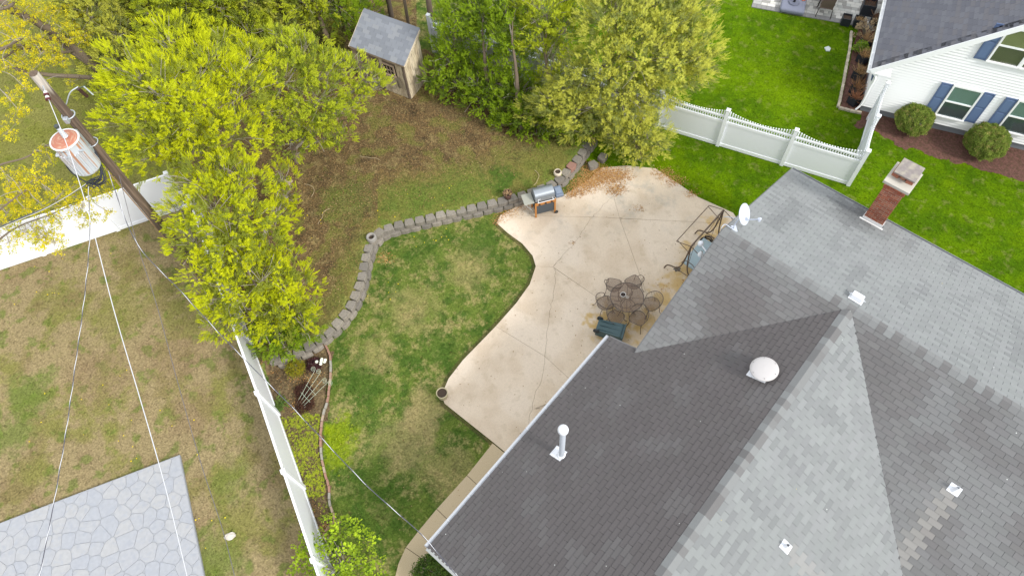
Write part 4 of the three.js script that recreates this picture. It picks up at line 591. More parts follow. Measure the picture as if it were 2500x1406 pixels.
  const gt = part('gutter', nh); new MB().box(0.012, 0.12, D + go, -ov - 0.13, he - kk * ov + 0.06, -D / 2 + go / 2).box(0.12, 0.01, D + go, -ov - 0.07, he - kk * ov + 0.005, -D / 2 + go / 2).box(0.012, 0.12, D + go, -ov - 0.01, he - kk * ov + 0.06, -D / 2 + go / 2).box(0.13, 0.12, 0.01, -ov - 0.07, he - kk * ov + 0.06, go).mesh('trough', trim, gt);
  for (let z = -8; z < 0.3; z += 0.62) new MB().box(0.12, 0.012, 0.03, -ov - 0.07, he - kk * ov + 0.12, z).mesh('hanger', trim, gt);
  new MB().tube([V(-0.38, he - 0.28, 0.1), V(-0.3, he - 0.4, 0.08), V(-0.06, he - 0.62, 0.05), V(-0.05, 1.2, 0.05), V(-0.05, 0.3, 0.05), V(-0.14, 0.12, 0.12)], 0.038, 8, 40).mesh('downspout', trim, nh);
  // windows with blue shutters
  const blue = mat(rgb(84, 102, 138), 0.55), blueP = mat(rgb(94, 114, 150), 0.5);
  const shutter = (x, y0, h) => { const w = 0.36, o = part('shutter', nh); o.position.set(x, y0, 0.052); new MB().box(w, h, 0.03, 0, h / 2, 0).mesh('board', blue, o); for (const [a, b] of [[0.06, 0.5], [0.55, 0.94]]) { new MB().rbox(w - 0.1, h * (b - a), 0.02, 0.008, 0, h * (a + b) / 2, 0.014).mesh('raised_panel', blueP, o); } for (const sx of [-1, 1]) new MB().box(0.05, h, 0.012, sx * (w / 2 - 0.025), h / 2, 0.02).mesh('stile', blue, o); };
  const glass = new THREE.MeshPhysicalMaterial({ color: col([0.9, 0.95, 0.95]), roughness: 0.05, transmission: 1, thickness: 0, ior: 1.5 });
  const win = (x, y0, w, h, blind) => { const o = part('window', nh); o.position.set(x, y0, 0.034);
    new MB().box(w + 0.12, 0.07, 0.06, 0, h + 0.035, 0.03).box(w + 0.14, 0.05, 0.09, 0, -0.025, 0.04).box(0.06, h, 0.06, -w / 2 - 0.03, h / 2, 0.03).box(0.06, h, 0.06, w / 2 + 0.03, h / 2, 0.03).box(w, 0.055, 0.05, 0, h / 2, 0.028).mesh('frame', trim, o);
    new MB().box(w, h, 0.01, 0, h / 2, 0.004).mesh('blind_backing', mat(rgb(70, 74, 74), 0.9), o);
    const up = new MB(); for (let y = h / 2 + 0.03; y < h; y += 0.05) up.box(w, 0.052, 0.003, 0, y + 0.02, 0.014, -0.12); up.mesh('blind', mat(blind[0], 0.7), o);
    const lo = new MB(); for (let y = 0.0; y < h / 2 - 0.02; y += 0.05) lo.box(w, 0.046, 0.003, 0, y + 0.02, 0.014, -0.25); lo.mesh('blind', mat(blind[1], 0.7), o);
    new MB().box(w, h / 2 - 0.03, 0.004, 0, h * 0.75, 0.03).mesh('pane', glass, o); new MB().box(w, h / 2 - 0.03, 0.004, 0, h * 0.25, 0.024).mesh('pane', glass, o); };
  const bA = [rgb(128, 146, 138), rgb(72, 80, 82)], bB = [rgb(150, 144, 98), rgb(104, 98, 72)];
  shutter(2.19, 0.74, 1.4); win(2.88, 0.76, 0.86, 1.34, bA); shutter(3.56, 0.74, 1.4);
  shutter(4.26, 0.74, 1.4); win(4.95, 0.76, 0.86, 1.34, bA); shutter(5.63, 0.74, 1.4);
  shutter(2.6, 3.36, 1.4); win(3.3, 3.4, 0.86, 1.28, bB); win(4.28, 3.4, 0.86, 1.28, bB); shutter(4.96, 3.36, 1.4);
  { const o = part('shutter', nh); o.position.set(-0.015, 1.0, -0.75); o.rotation.y = -Math.PI / 2; new MB().box(0.36, 1.15, 0.03, 0, 0.57, 0).mesh('board', blue, o); }
}

// ======================================================================= the garden shed
{
  const sx = -3.27, sz = -20.29, sa = -0.577;   // local origin: front right corner; x runs left-to-right along the front
  const sh = thing('garden_shed', 'weathered wooden lean-to shed with grey shingle roof', 'shed', [sx, 0.4, sz], sa);
  const W = 2.38, D = 1.15, hf = 1.72, hb = 2.36, kk = (hb - hf) / D;
  const boardM = [[196, 182, 156], [186, 170, 144], [204, 190, 166], [150, 132, 112], [118, 102, 88], [104, 90, 80]].map((c, i) => { const t = texture(64, 128, (u, v) => { const k = 1 + 0.16 * n2(u * 18 + i * 9, v * 3) + 0.12 * fbm(u * 5 + i, v * 5, 3); let b = rgb(...c); b = mix3(b, rgb(98, 84, 72), 0.8 * ss(0.15, 0.45, n2(u * 11 + i * 4, v * 1.4) * 0.5 + fbm(u * 4, v * 3 + i * 3, 3))); return [b[0] * k, b[1] * k, b[2] * k]; }); return new THREE.MeshStandardMaterial({ map: t, roughness: 0.9 }); });
  const coreS = new THREE.Shape(); coreS.moveTo(0.01, 0); coreS.lineTo(D - 0.01, 0); coreS.lineTo(D - 0.01, hb - 0.05); coreS.lineTo(0.01, hf - 0.05); coreS.closePath();
  const cg = new THREE.ExtrudeGeometry(coreS, { depth: W - 0.02, bevelEnabled: false }); cg.rotateY(Math.PI / 2); cg.translate(-W + 0.01, 0, 0); obj('frame', cg, mat(rgb(70, 60, 52), 0.95), sh);
  for (let i = 0; i < 12; i++) { const w = W / 12, x = -W + (i + 0.5) * w; const m = i < 6 ? boardM[3 + (i % 3)] : boardM[i % 3]; if (i >= 7 && i <= 9) { new MB().box(w - 0.008, 0.86, 0.02, x, 0.44, 0.012).mesh('wall_board', m, sh); new MB().box(w - 0.008, 0.22, 0.02, x, 1.6, 0.012).mesh('wall_board', boardM[4], sh); } else new MB().box(w - 0.008, hf - 0.02, 0.02, x, hf / 2, 0.012 + R(0, 0.003)).mesh('wall_board', m, sh); }
  for (let i = 0; i < 6; i++) { const w = D / 6, z = -(i + 0.5) * w, h = hf + kk * -(z + w / 2) - 0.03; new MB().box(0.02, h, w - 0.007, 0.012, h / 2, z).mesh('wall_board', boardM[i % 3], sh); const l = new MB().box(0.02, h, w - 0.007, -W - 0.012, h / 2, z).mesh('wall_board', boardM[3 + i % 3], sh); }
  new MB().box(0.09, hf - 0.05, 0.03, -0.04, hf / 2, 0.032).mesh('corner_board', boardM[5], sh); new MB().box(0.05, hf - 0.02, 0.03, -W * 0.49, hf / 2, 0.03).mesh('door_jamb', boardM[5], sh);
  { const o = part('window', sh); o.position.set(-0.74, 0.98, 0.02); new MB().box(0.52, 0.05, 0.05, 0, 0.47, 0.01).box(0.58, 0.06, 0.09, 0, -0.02, 0.03).box(0.05, 0.46, 0.05, -0.24, 0.22, 0.01).box(0.05, 0.46, 0.05, 0.24, 0.22, 0.01).box(0.44, 0.025, 0.03, 0, 0.22, 0.012).box(0.02, 0.44, 0.03, -0.075, 0.22, 0.012).box(0.02, 0.44, 0.03, 0.075, 0.22, 0.012).mesh('frame', boardM[3], o); const gl = mat(rgb(34, 36, 40), 0.12); for (const x of [-0.15, 0, 0.15]) for (const y of [0.11, 0.33]) new MB().box(0.13, 0.19, 0.006, x, y, 0).mesh('pane', gl, o); }
  // lean-to roof
  const q = Math.sqrt(1 + kk * kk), L0 = (D + 0.14) * q, tl = Math.atan(kk), RW = W + 0.12;
  const dk = new MB().box(RW, 0.05, L0, 0, 0, 0, 0, 0, 0).mesh('roof_deck', mat(rgb(120, 112, 100), 0.9), sh); dk.rotation.x = tl; dk.position.set(-W / 2 + 0.03, (hf + hb) / 2 + 0.04, -D / 2 - 0.03);
  new MB().box(RW, 0.09, 0.025, -W / 2 + 0.03, hf - kk * 0.05, 0.055).mesh('fascia', boardM[3], sh); for (const s of [0.09, -W - 0.03]) { const f = new MB().box(0.025, 0.09, L0).mesh('fascia', boardM[2], sh); f.rotation.x = tl; f.position.set(s + Math.sign(s + 1) * 0.012, (hf + hb) / 2 + 0.015, -D / 2); }
  const ms = [[122, 126, 134], [128, 132, 140], [117, 121, 129], [132, 135, 141]].map(c => mat(rgb(...c), 0.95)), tab = new THREE.BoxGeometry(0.3, 0.01, 0.2), rf = part('roof', sh); rf.position.copy(dk.position); rf.rotation.x = tl;
  const rows = Math.floor(L0 / 0.145); for (let r = 0; r < rows; r++) for (let x = -RW / 2 - (r % 2 ? 0.15 : 0); x < RW / 2; x += 0.305) { const a = Math.max(x, -RW / 2), b = Math.min(x + 0.305, RW / 2); if (b - a < 0.05) continue; const t = obj('shingle', tab, ms[Math.floor(rnd() * 4)], rf); t.scale.x = (b - a - 0.007) / 0.3; t.position.set((a + b) / 2, 0.037, L0 / 2 - r * 0.145 - 0.09 + R(-0.003, 0.003)); t.rotation.x = 0.045; }
  new MB().box(RW, 0.012, 0.16, 0, 0.046, -L0 / 2 + 0.07, 0.03).mesh('ridge_strip', ms[2], rf);
  const bag = new MB().add(new THREE.CylinderGeometry(0.07, 0.1, 0.4, 12, 3), M4(0, -0.2, 0, 0, 0, 0)).mesh('hanging_planter', mat(rgb(88, 80, 64), 0.95), scene); bag.position.set(0, 0, 0); sh.updateMatrixWorld(true); const w = sh.localToWorld(V(-0.33, 1.0, 0.11)); bag.position.copy(w); bag.rotation.z = 0.12; tag(bag, 'old brown wall pocket hanging beside the shed window', 'planter');
}
// ======================================================================= patio furniture
const PY = 0.03;
const steelM = mat(rgb(92, 82, 76), 0.55), meshM = mat(rgb(118, 98, 84), 0.7);
{
  const t = thing('patio_table', 'round brown metal mesh table with umbrella hole', 'table', [3.62, PY, -10.52]);
  const r = 0.53, top = part('table_top', t); top.position.y = 0.71;
  const rods = new MB(); for (let x = -r + 0.012; x < r; x += 0.0165) { const l = 2 * Math.sqrt(r * r - x * x); rods.box(0.005, 0.004, l, x, 0, 0); rods.box(l, 0.004, 0.005, 0, 0.002, x); }
  stuff(rods.mesh('mesh_rods', meshM, top)); new MB().torus(r, 0.014).mesh('rim', steelM, top); new MB().lathe([[0.025, -0.01], [0.045, -0.01], [0.045, 0.012], [0.025, 0.012]]).mesh('umbrella_ring', mat(rgb(206, 200, 194), 0.5), top);
  for (let i = 0; i < 4; i++) { const a = 0.78 + i * Math.PI / 2, p = (q, y) => V(Math.cos(a) * q, y, Math.sin(a) * q); new MB().tube([p(0.06, 0.7), p(0.3, 0.66), p(0.3, 0.45), p(0.16, 0.28), p(0.3, 0.1), p(0.42, 0.01)], 0.011, 6, 30).mesh('leg', steelM, t); }
  for (let i = 0; i < 4; i++) { const a = i * Math.PI / 2 + 0.2; new MB().bar(V(0, 0.695, 0), V(Math.cos(a) * r, 0.7, Math.sin(a) * r), 0.008).mesh('brace', steelM, t); }
  new MB().torus(0.17, 0.009, 0, 0.28, 0).mesh('stretcher', steelM, t);
  const pot = thing('flower_bowl', 'small white pot of dark soil on the patio table', 'pot', [3.49, PY + 0.725, -10.56]);
  new MB().lathe([[0, 0], [0.055, 0], [0.075, 0.05], [0.085, 0.12], [0.09, 0.125], [0.08, 0.128], [0.074, 0.1]]).mesh('pot', mat([0.72, 0.7, 0.68], 0.5), pot); new MB().cyl(0.076, 0.076, 0.01, 0, 0.1, 0, 20).mesh('soil', mat(rgb(52, 42, 40), 0.95), pot);
  // six barrel-back wire chairs
  const c0 = (() => {
    const c = new THREE.Group(); const R0 = 0.25;
    const seat = part('seat', c); seat.position.y = 0.42;
    const hw = z => z > 0 ? 0.235 : Math.sqrt(Math.max(0, 0.235 ** 2 - z * z * 0.9));
    const s = new MB(); for (let z = -0.23; z < 0.22; z += 0.0165) s.box(2 * hw(z), 0.004, 0.0045, 0, 0, z); for (let x = -0.225; x <= 0.23; x += 0.0165) { const zb = -Math.sqrt(Math.max(0, (0.235 ** 2 - x * x) / 0.9)); s.box(0.0045, 0.004, 0.22 - zb, x, 0.002, (0.22 + zb) / 2); }
    stuff(s.mesh('mesh_rods', meshM, seat));
    const rim = []; for (let i = 0; i <= 14; i++) { const a = Math.PI + Math.PI * i / 14; rim.push(V(Math.cos(a) * 0.24, 0, Math.sin(a) * 0.25)); } rim.push(V(0.24, 0, 0.15), V(0.18, 0, 0.225), V(0, 0, 0.24), V(-0.18, 0, 0.225), V(-0.24, 0, 0.15));
    new MB().tube(rim, 0.01, 6, 60, true).mesh('rim', steelM, seat);
    const back = part('backrest', c), arc = [], n = 15; for (let i = 0; i <= 16; i++) { const a = Math.PI + 0.12 + (Math.PI - 0.24) * i / 16, q = Math.sin((a - Math.PI)); arc.push(V(Math.cos(a) * 0.31, 0.6 + 0.2 * q, Math.sin(a) * 0.31)); }
    new MB().tube(arc, 0.011, 6, 48).mesh('top_rail', steelM, back);
    for (let i = 0; i <= n; i++) { const a = Math.PI + 0.25 + (Math.PI - 0.5) * i / n, q = Math.sin(a - Math.PI); new MB().bar(V(Math.cos(a) * 0.24, 0.42, Math.sin(a) * 0.25), V(Math.cos(a) * 0.31, 0.6 + 0.2 * q, Math.sin(a) * 0.31), 0.0042, 0.0042, 5).mesh('spindle', steelM, back); }
    for (const sx of [-1, 1]) { new MB().tube([V(sx * 0.307, 0.62, -0.04), V(sx * 0.3, 0.56, 0.06), V(sx * 0.25, 0.43, 0.12)], 0.01, 6, 14).mesh('arm', steelM, c); }
    for (const [x, z] of [[-1, 1], [1, 1], [-1, -1], [1, -1]]) new MB().tube([V(x * 0.2, 0.42, z * 0.17), V(x * 0.2, 0.3, z * 0.2), V(x * 0.22, 0.12, z * 0.22), V(x * 0.26, 0.015, z * 0.28)], 0.0095, 6, 16).add(new THREE.SphereGeometry(0.016, 8, 6), M4(x * 0.262, 0.014, z * 0.285)).mesh('leg', steelM, c);
    return c;
  })();
  L.chairs.forEach((p, i) => { const c = i ? c0.clone() : c0; c.name = numbered('wire_chair'); c.position.set(p[0], PY, p[1]); c.rotation.y = Math.atan2(3.62 - p[0], -10.52 - p[1]) + [0.25, -0.1, 0.05, 0.0, -0.2, 0.15][i]; scene.add(c); tag(c, ['brown wire chair on the lawn side of the patio table', 'brown wire chair at the table, on the side towards the grill', 'brown wire chair at the table, on the side towards the garden swing', 'brown wire chair between the patio table and the main roof edge', 'brown wire chair pushed in beside the tipped green bin', 'brown wire chair in the inner corner where the two roofs meet'][i], 'chair', 'wire chairs around the patio table'); });
}
{   // wheeled bin lying on its side
  const b = thing('wheeled_bin', 'dark green wheeled bin tipped over on the patio', 'bin', [2.98, PY, -9.62], -0.42);   // local x from base to open top
  const g = rgb(52, 78, 82), m = mat(g, 0.5);
  const body = new THREE.BoxGeometry(0.86, 0.44, 0.5, 1, 1, 1), p = body.attributes.position; for (let i = 0; i < p.count; i++) if (p.getX(i) < 0) { p.setY(i, p.getY(i) * 0.8); p.setZ(i, p.getZ(i) * 0.82); }
  body.computeVertexNormals(); const inner = body.clone(); { const bb = new MB(), g2 = body.toNonIndexed(), pp = g2.attributes.position.array, out = []; for (let i = 0; i < pp.length; i += 9) if (!(pp[i] > 0.42 && pp[i + 3] > 0.42 && pp[i + 6] > 0.42)) for (let k = 0; k < 9; k++) out.push(pp[i + k]); const o1 = new THREE.BufferGeometry(); o1.setAttribute('position', new THREE.Float32BufferAttribute(out, 3)); o1.computeVertexNormals(); const o2 = o1.clone(); o2.scale(0.97, 0.96, 0.965); o2.translate(0.012, 0, 0); bb.add(o1, M4(0, 0.26, 0)).add(o2, M4(0, 0.26, 0)).mesh('body', m, b); }
  new MB().box(0.03, 0.47, 0.05, 0.43, 0.26, 0.26).box(0.03, 0.47, 0.05, 0.43, 0.26, -0.26).box(0.03, 0.05, 0.56, 0.43, 0.49, 0).box(0.03, 0.05, 0.56, 0.43, 0.03, 0).mesh('rim', m, b);
  for (const z of [-0.15, 0.0, 0.15]) new MB().box(0.7, 0.02, 0.02, 0, 0.465, z).mesh('rib', m, b);
  new MB().bar(V(0.36, 0.5, -0.24), V(0.36, 0.5, 0.24), 0.014).mesh('handle', m, b);
  for (const z of [-0.23, 0.23]) new MB().cyl(0.1, 0.1, 0.05, -0.4, 0.42, z, 20, Math.PI / 2).mesh('wheel', mat(rgb(40, 46, 52), 0.7), b);
  new MB().bar(V(-0.4, 0.42, -0.26), V(-0.4, 0.42, 0.26), 0.012).mesh('axle', mat(rgb(60, 64, 68), 0.5), b);
}
{   // gas grill with wooden front
  const g = thing('gas_grill', 'gas grill with grey hood and orange wooden front by the wall', 'grill', [1.36, PY, -14.72], 0.2);
  const hood = mat(rgb(146, 152, 158), 0.32, { metalness: 0.55 }), blk = mat(rgb(70, 76, 82), 0.6), wood = mat(rgb(176, 118, 58), 0.65), blue = mat(rgb(104, 116, 134), 0.5);
  const s = new THREE.Shape(); s.moveTo(-0.24, 0); s.lineTo(0.24, 0); s.lineTo(0.245, 0.1); s.absarc(0.0, 0.06, 0.235, 0.25, Math.PI - 0.2, false); s.closePath();
  const hg = new THREE.ExtrudeGeometry(s, { depth: 0.66, bevelEnabled: true, bevelThickness: 0.02, bevelSize: 0.015, bevelSegments: 2, curveSegments: 14 }); hg.rotateY(Math.PI / 2); hg.translate(-0.33, 0.9, 0);
  obj('hood', hg, hood, g); new MB().box(0.09, 0.012, 0.012, -0.22, 1.0, 0.262).mesh('badge', mat([0.75, 0.75, 0.75], 0.4), g);
  new MB().rbox(0.72, 0.2, 0.5, 0.02, 0, 0.8, 0).mesh('firebox', blk, g);
  new MB().bar(V(-0.26, 0.95, 0.25), V(-0.26, 0.93, 0.34), 0.01).bar(V(0.26, 0.95, 0.25), V(0.26, 0.93, 0.34), 0.01).bar(V(-0.3, 0.93, 0.34), V(0.3, 0.93, 0.34), 0.012).mesh('handle', mat([0.72, 0.72, 0.72], 0.35), g);
  new MB().box(0.76, 0.13, 0.03, 0, 0.78, 0.28).mesh('control_panel', wood, g);
  for (const x of [-0.22, 0, 0.22]) new MB().cyl(0.03, 0.034, 0.035, x, 0.78, 0.31, 16, Math.PI / 2).mesh('knob', mat(rgb(62, 46, 38), 0.6), g);
  for (const x of [-0.35, 0.35]) for (const z of [-0.22, 0.25]) new MB().box(0.06, 0.72, 0.045, x, 0.38, z).mesh('leg', wood, g);
  new MB().box(0.64, 0.5, 0.02, 0, 0.42, 0.24).box(0.66, 0.02, 0.46, 0, 0.17, 0).mesh('lower_door', blk, g);
  new MB().rbox(0.36, 0.04, 0.46, 0.01, -0.56, 0.84, 0).mesh('side_shelf', mat(rgb(150, 150, 140), 0.6), g); new MB().bar(V(-0.7, 0.82, 0.18), V(-0.4, 0.25, 0.18), 0.012).bar(V(-0.7, 0.82, -0.18), V(-0.4, 0.25, -0.18), 0.012).mesh('shelf_strut', mat(rgb(160, 162, 164), 0.4), g);
  new MB().rbox(0.3, 0.14, 0.44, 0.04, 0.54, 0.82, 0).mesh('side_burner', blue, g); new MB().rbox(0.2, 0.03, 0.26, 0.012, 0.54, 0.9, 0).mesh('burner_lid', mat(rgb(122, 134, 152), 0.45), g);
  for (const z of [-0.22, 0.28]) new MB().cyl(0.065, 0.065, 0.04, 0.4, 0.065, z, 18, Math.PI / 2).mesh('wheel', mat(rgb(60, 58, 56), 0.8), g);
}
{   // swing frame
  const P = L.swingTop.map(p => V(...p)), mid = P[0].clone().add(P[1]).multiplyScalar(0.5), dir = P[1].clone().sub(P[0]).normalize();
  const sw = thing('porch_swing', 'brown tubular garden swing without canopy next to the house', 'swing', [mid.x, PY, mid.z], Math.atan2(-dir.z, dir.x)), m = mat(rgb(94, 78, 66), 0.55), h = 0.9, Y = 1.98;   // local x along the top bar, local -z towards the patio
  new MB().bar(V(-h, Y, 0), V(h, Y, 0), 0.026).mesh('top_bar', m, sw);
  for (const s of [-1, 1]) {
    const x = s * h;
    new MB().tube([V(x, Y, 0), V(x, 1.5, -0.03), V(x, 0.95, -0.08), V(x, 0.6, -0.16), V(x, 0.42, -0.3), V(x, 0.36, -0.46), V(x, 0.27, -0.58), V(x, 0.02, -0.66)], 0.024, 8, 48).mesh('leg', m, sw);
    new MB().tube([V(x, Y, 0), V(x, 1.5, 0.03), V(x, 0.95, 0.08), V(x, 0.6, 0.16), V(x, 0.42, 0.3), V(x, 0.36, 0.42), V(x, 0.02, 0.6)], 0.024, 8, 48).mesh('leg', m, sw);
    new MB().bar(V(x, 0.4, -0.36), V(x, 0.4, 0.34), 0.014).mesh('side_brace', m, sw);
    new MB().bar(V(x, Y, 0), V(x, 1.78, -0.5), 0.012).bar(V(x * 0.94, 1.78, -0.5), V(x * 0.94, 1.5, 0.04), 0.011).bar(V(x, Y, 0), V(x, 1.78, 0.44), 0.012).mesh('canopy_arm', m, sw);
    new MB().bar(V(s * 0.62, 0.55, 0.0), V(s * 0.66, 1.92, 0), 0.007).bar(V(s * 0.62, 0.6, -0.2), V(s * 0.66, 1.92, 0), 0.007).mesh('hanger', m, sw);
    new MB().tube([V(s * 0.64, 0.46, 0.26), V(s * 0.64, 0.68, 0.2), V(s * 0.64, 0.7, -0.12), V(s * 0.64, 0.46, -0.24)], 0.014, 6, 24).mesh('armrest', m, sw);
  }
  new MB().bar(V(-h, 1.78, -0.5), V(h, 1.78, -0.5), 0.014).mesh('canopy_rail', m, sw); new MB().bar(V(-h, 1.78, 0.44), V(h, 1.78, 0.44), 0.014).mesh('canopy_rail', m, sw);
  const fab = mat(rgb(150, 166, 172), 0.85);
  new MB().rbox(1.26, 0.07, 0.5, 0.025, 0, 0.47, 0.02).mesh('seat', fab, sw); new MB().rbox(1.26, 0.5, 0.06, 0.025, 0, 0.74, 0.3, 0.25).mesh('backrest', fab, sw);
  const dk = mat(rgb(48, 44, 46), 0.7), hose = thing('hose_coil', 'dark coil of hose heaped under the end of the swing', 'hose', [6.72, PY, -12.62]);
  const hb = new MB(), r = mulberry(8); for (let i = 0; i < 7; i++) { const pts = []; for (let k = 0; k < 14; k++) { const a = k / 14 * Math.PI * 2; pts.push(V(Math.cos(a) * (0.2 + 0.05 * r()), 0.03 + i * 0.03 + 0.04 * r(), Math.sin(a) * (0.2 + 0.05 * r()))); } hb.tube(pts, 0.013, 6, 48, true); } hb.mesh('coil', dk, hose);
  const orn = new MB().add((() => { const s = new THREE.Shape(); for (let i = 0; i <= 20; i++) { const a = i / 20 * 6.283, q = 0.11 * (1 + 0.28 * Math.sin(a * 5) * (i % 2)); i ? s.lineTo(Math.cos(a) * q, Math.sin(a) * q * 0.8) : s.moveTo(q, 0); } const g = new THREE.ExtrudeGeometry(s, { depth: 0.012, bevelEnabled: false }); g.rotateX(-Math.PI / 2); return g; })()).mesh('leaf_ornament', mat(rgb(92, 86, 78), 0.8), scene); orn.position.set(5.58, PY + 0.004, -11.78); tag(orn, 'flat dark leaf-shaped metal plate on the patio by the swing foot', 'ornament');
}
// ---- pots, rocks
function pot(name, label, p, prof, m, soil, sy, extra) { const o = thing(name, label, 'pot', p); new MB().lathe(prof).mesh('vessel', m, o); new MB().cyl(soil, soil, 0.012, 0, sy, 0, 20).mesh('soil', mat(rgb(58, 46, 36), 0.95), o); if (extra) extra(o); return o; }
pot('stone_pot', 'round pale stone pot on top of the retaining wall', [2.0, 0.4, -15.92], [[0, 0], [0.1, 0], [0.14, 0.06], [0.15, 0.14], [0.125, 0.2], [0.1, 0.2], [0.1, 0.15]], mat(rgb(196, 184, 166), 0.85), 0.103, 0.16);
pot('clay_pot', 'brown plastic pot of withered stems on the retaining wall', [0.14, 0.41, -15.1], [[0, 0], [0.11, 0], [0.15, 0.24], [0.165, 0.245], [0.165, 0.27], [0.145, 0.27], [0.14, 0.2]], mat(rgb(88, 62, 56), 0.7), 0.143, 0.22, o => { const b = new MB(), r = mulberry(4); for (let i = 0; i < 46; i++) { const a = r() * 6.28, q = 0.11 * r(); b.bar(V(Math.cos(a) * q, 0.22, Math.sin(a) * q), V(Math.cos(a) * (q + 0.08), 0.28 + 0.1 * r(), Math.sin(a) * (q + 0.08)), 0.005, 0.004, 4); b.box(0.035, 0.004, 0.025, Math.cos(a) * q * 1.4, 0.27 + 0.05 * r(), Math.sin(a) * q * 1.4, r(), r() * 6, r()); } b.mesh('withered_stems', mat(rgb(160, 132, 98), 0.9), o); });
pot('ring_planter', 'grey ring-shaped stone planter at the bend of the wall', [-4.68, 0.4, -13.88], [[0.09, 0.02], [0.09, 0.1], [0.11, 0.14], [0.15, 0.15], [0.175, 0.12], [0.18, 0.0]], mat(rgb(138, 134, 130), 0.9), 0.095, 0.05);
pot('corner_pot', 'pale glazed pot of soil at the corner of the patio', [-2.42, 0.0, -8.02], [[0, 0], [0.13, 0], [0.145, 0.05], [0.15, 0.22], [0.175, 0.3], [0.18, 0.34], [0.16, 0.345], [0.15, 0.3]], mat(rgb(176, 166, 136), 0.6), 0.152, 0.3);
function rock(x, y, z, s, c, label, group, seed) { const g = new THREE.IcosahedronGeometry(1, 3), p = g.attributes.position, nn = createNoise2D(mulberry(seed)); for (let i = 0; i < p.count; i++) { const v = V(p.getX(i), p.getY(i), p.getZ(i)), k = 1 + 0.28 * nn(v.x * 1.2 + v.y, v.z * 1.2 - v.y) + 0.06 * nn(v.x * 5, v.z * 5 + v.y * 4); p.setXYZ(i, v.x * k * s[0], v.y * k * s[1], v.z * k * s[2]); } g.computeVertexNormals(); const o = obj('rock', g, mat(c, 0.95)); o.position.set(x, y, z); tag(o, label, 'rock', group); return o; }
rock(-7.84, 0.42, -16.65, [0.19, 0.1, 0.17], rgb(158, 142, 124), 'tan boulder on the litter beside the evergreen', undefined, 3);
rock(13.95, 0.1, -17.35, [0.16, 0.12, 0.13], rgb(196, 186, 166), 'pale stone at the corner of the sided house', undefined, 5);
rock(-8.6, 0.02, -4.4, [0.16, 0.04, 0.1], rgb(184, 178, 168), 'flat pale stone beside the stamped patio', undefined, 9);

// ======================================================================= flower bed details
{
  const t = thing('wire_trellis', 'pale green wire trellis with scrolled tips leaning over the flower bed', 'trellis', [-7.02, 0, -8.0]); const m = mat(rgb(176, 186, 166), 0.5);
  const up = V(0.9, 0.55, -0.8), side = V(0.32, 0.02, 0.36);
  [0, 0.33, 0.66, 1].forEach((k, i) => {
    const b = side.clone().multiplyScalar((k - 0.5) * 0.35), e = up.clone().multiplyScalar(1 + 0.05 * (i % 2)).addScaledVector(side, (k - 0.5) * 1.3), pts = [b, b.clone().lerp(e, 0.5), e];
    const sc = []; for (let q = 0; q <= 22; q++) { const a = q * 0.48, rr = 0.09 * (1 - q / 28); sc.push(e.clone().addScaledVector(up.clone().normalize(), rr * Math.sin(a)).addScaledVector(side.clone().normalize(), (i < 2 ? -1 : 1) * (0.09 - rr * Math.cos(a)))); }
    new MB().tube(pts, 0.006, 5, 12).tube(sc, 0.0055, 5, 70).mesh('upright', m, t);
  });
  for (const k of [0.4, 0.62]) { const a = up.clone().multiplyScalar(k).addScaledVector(side, -0.42 - 0.2 * k), b = up.clone().multiplyScalar(k).addScaledVector(side, 0.42 + 0.2 * k); new MB().bar(a, b, 0.005).mesh('crossbar', m, t); }
}

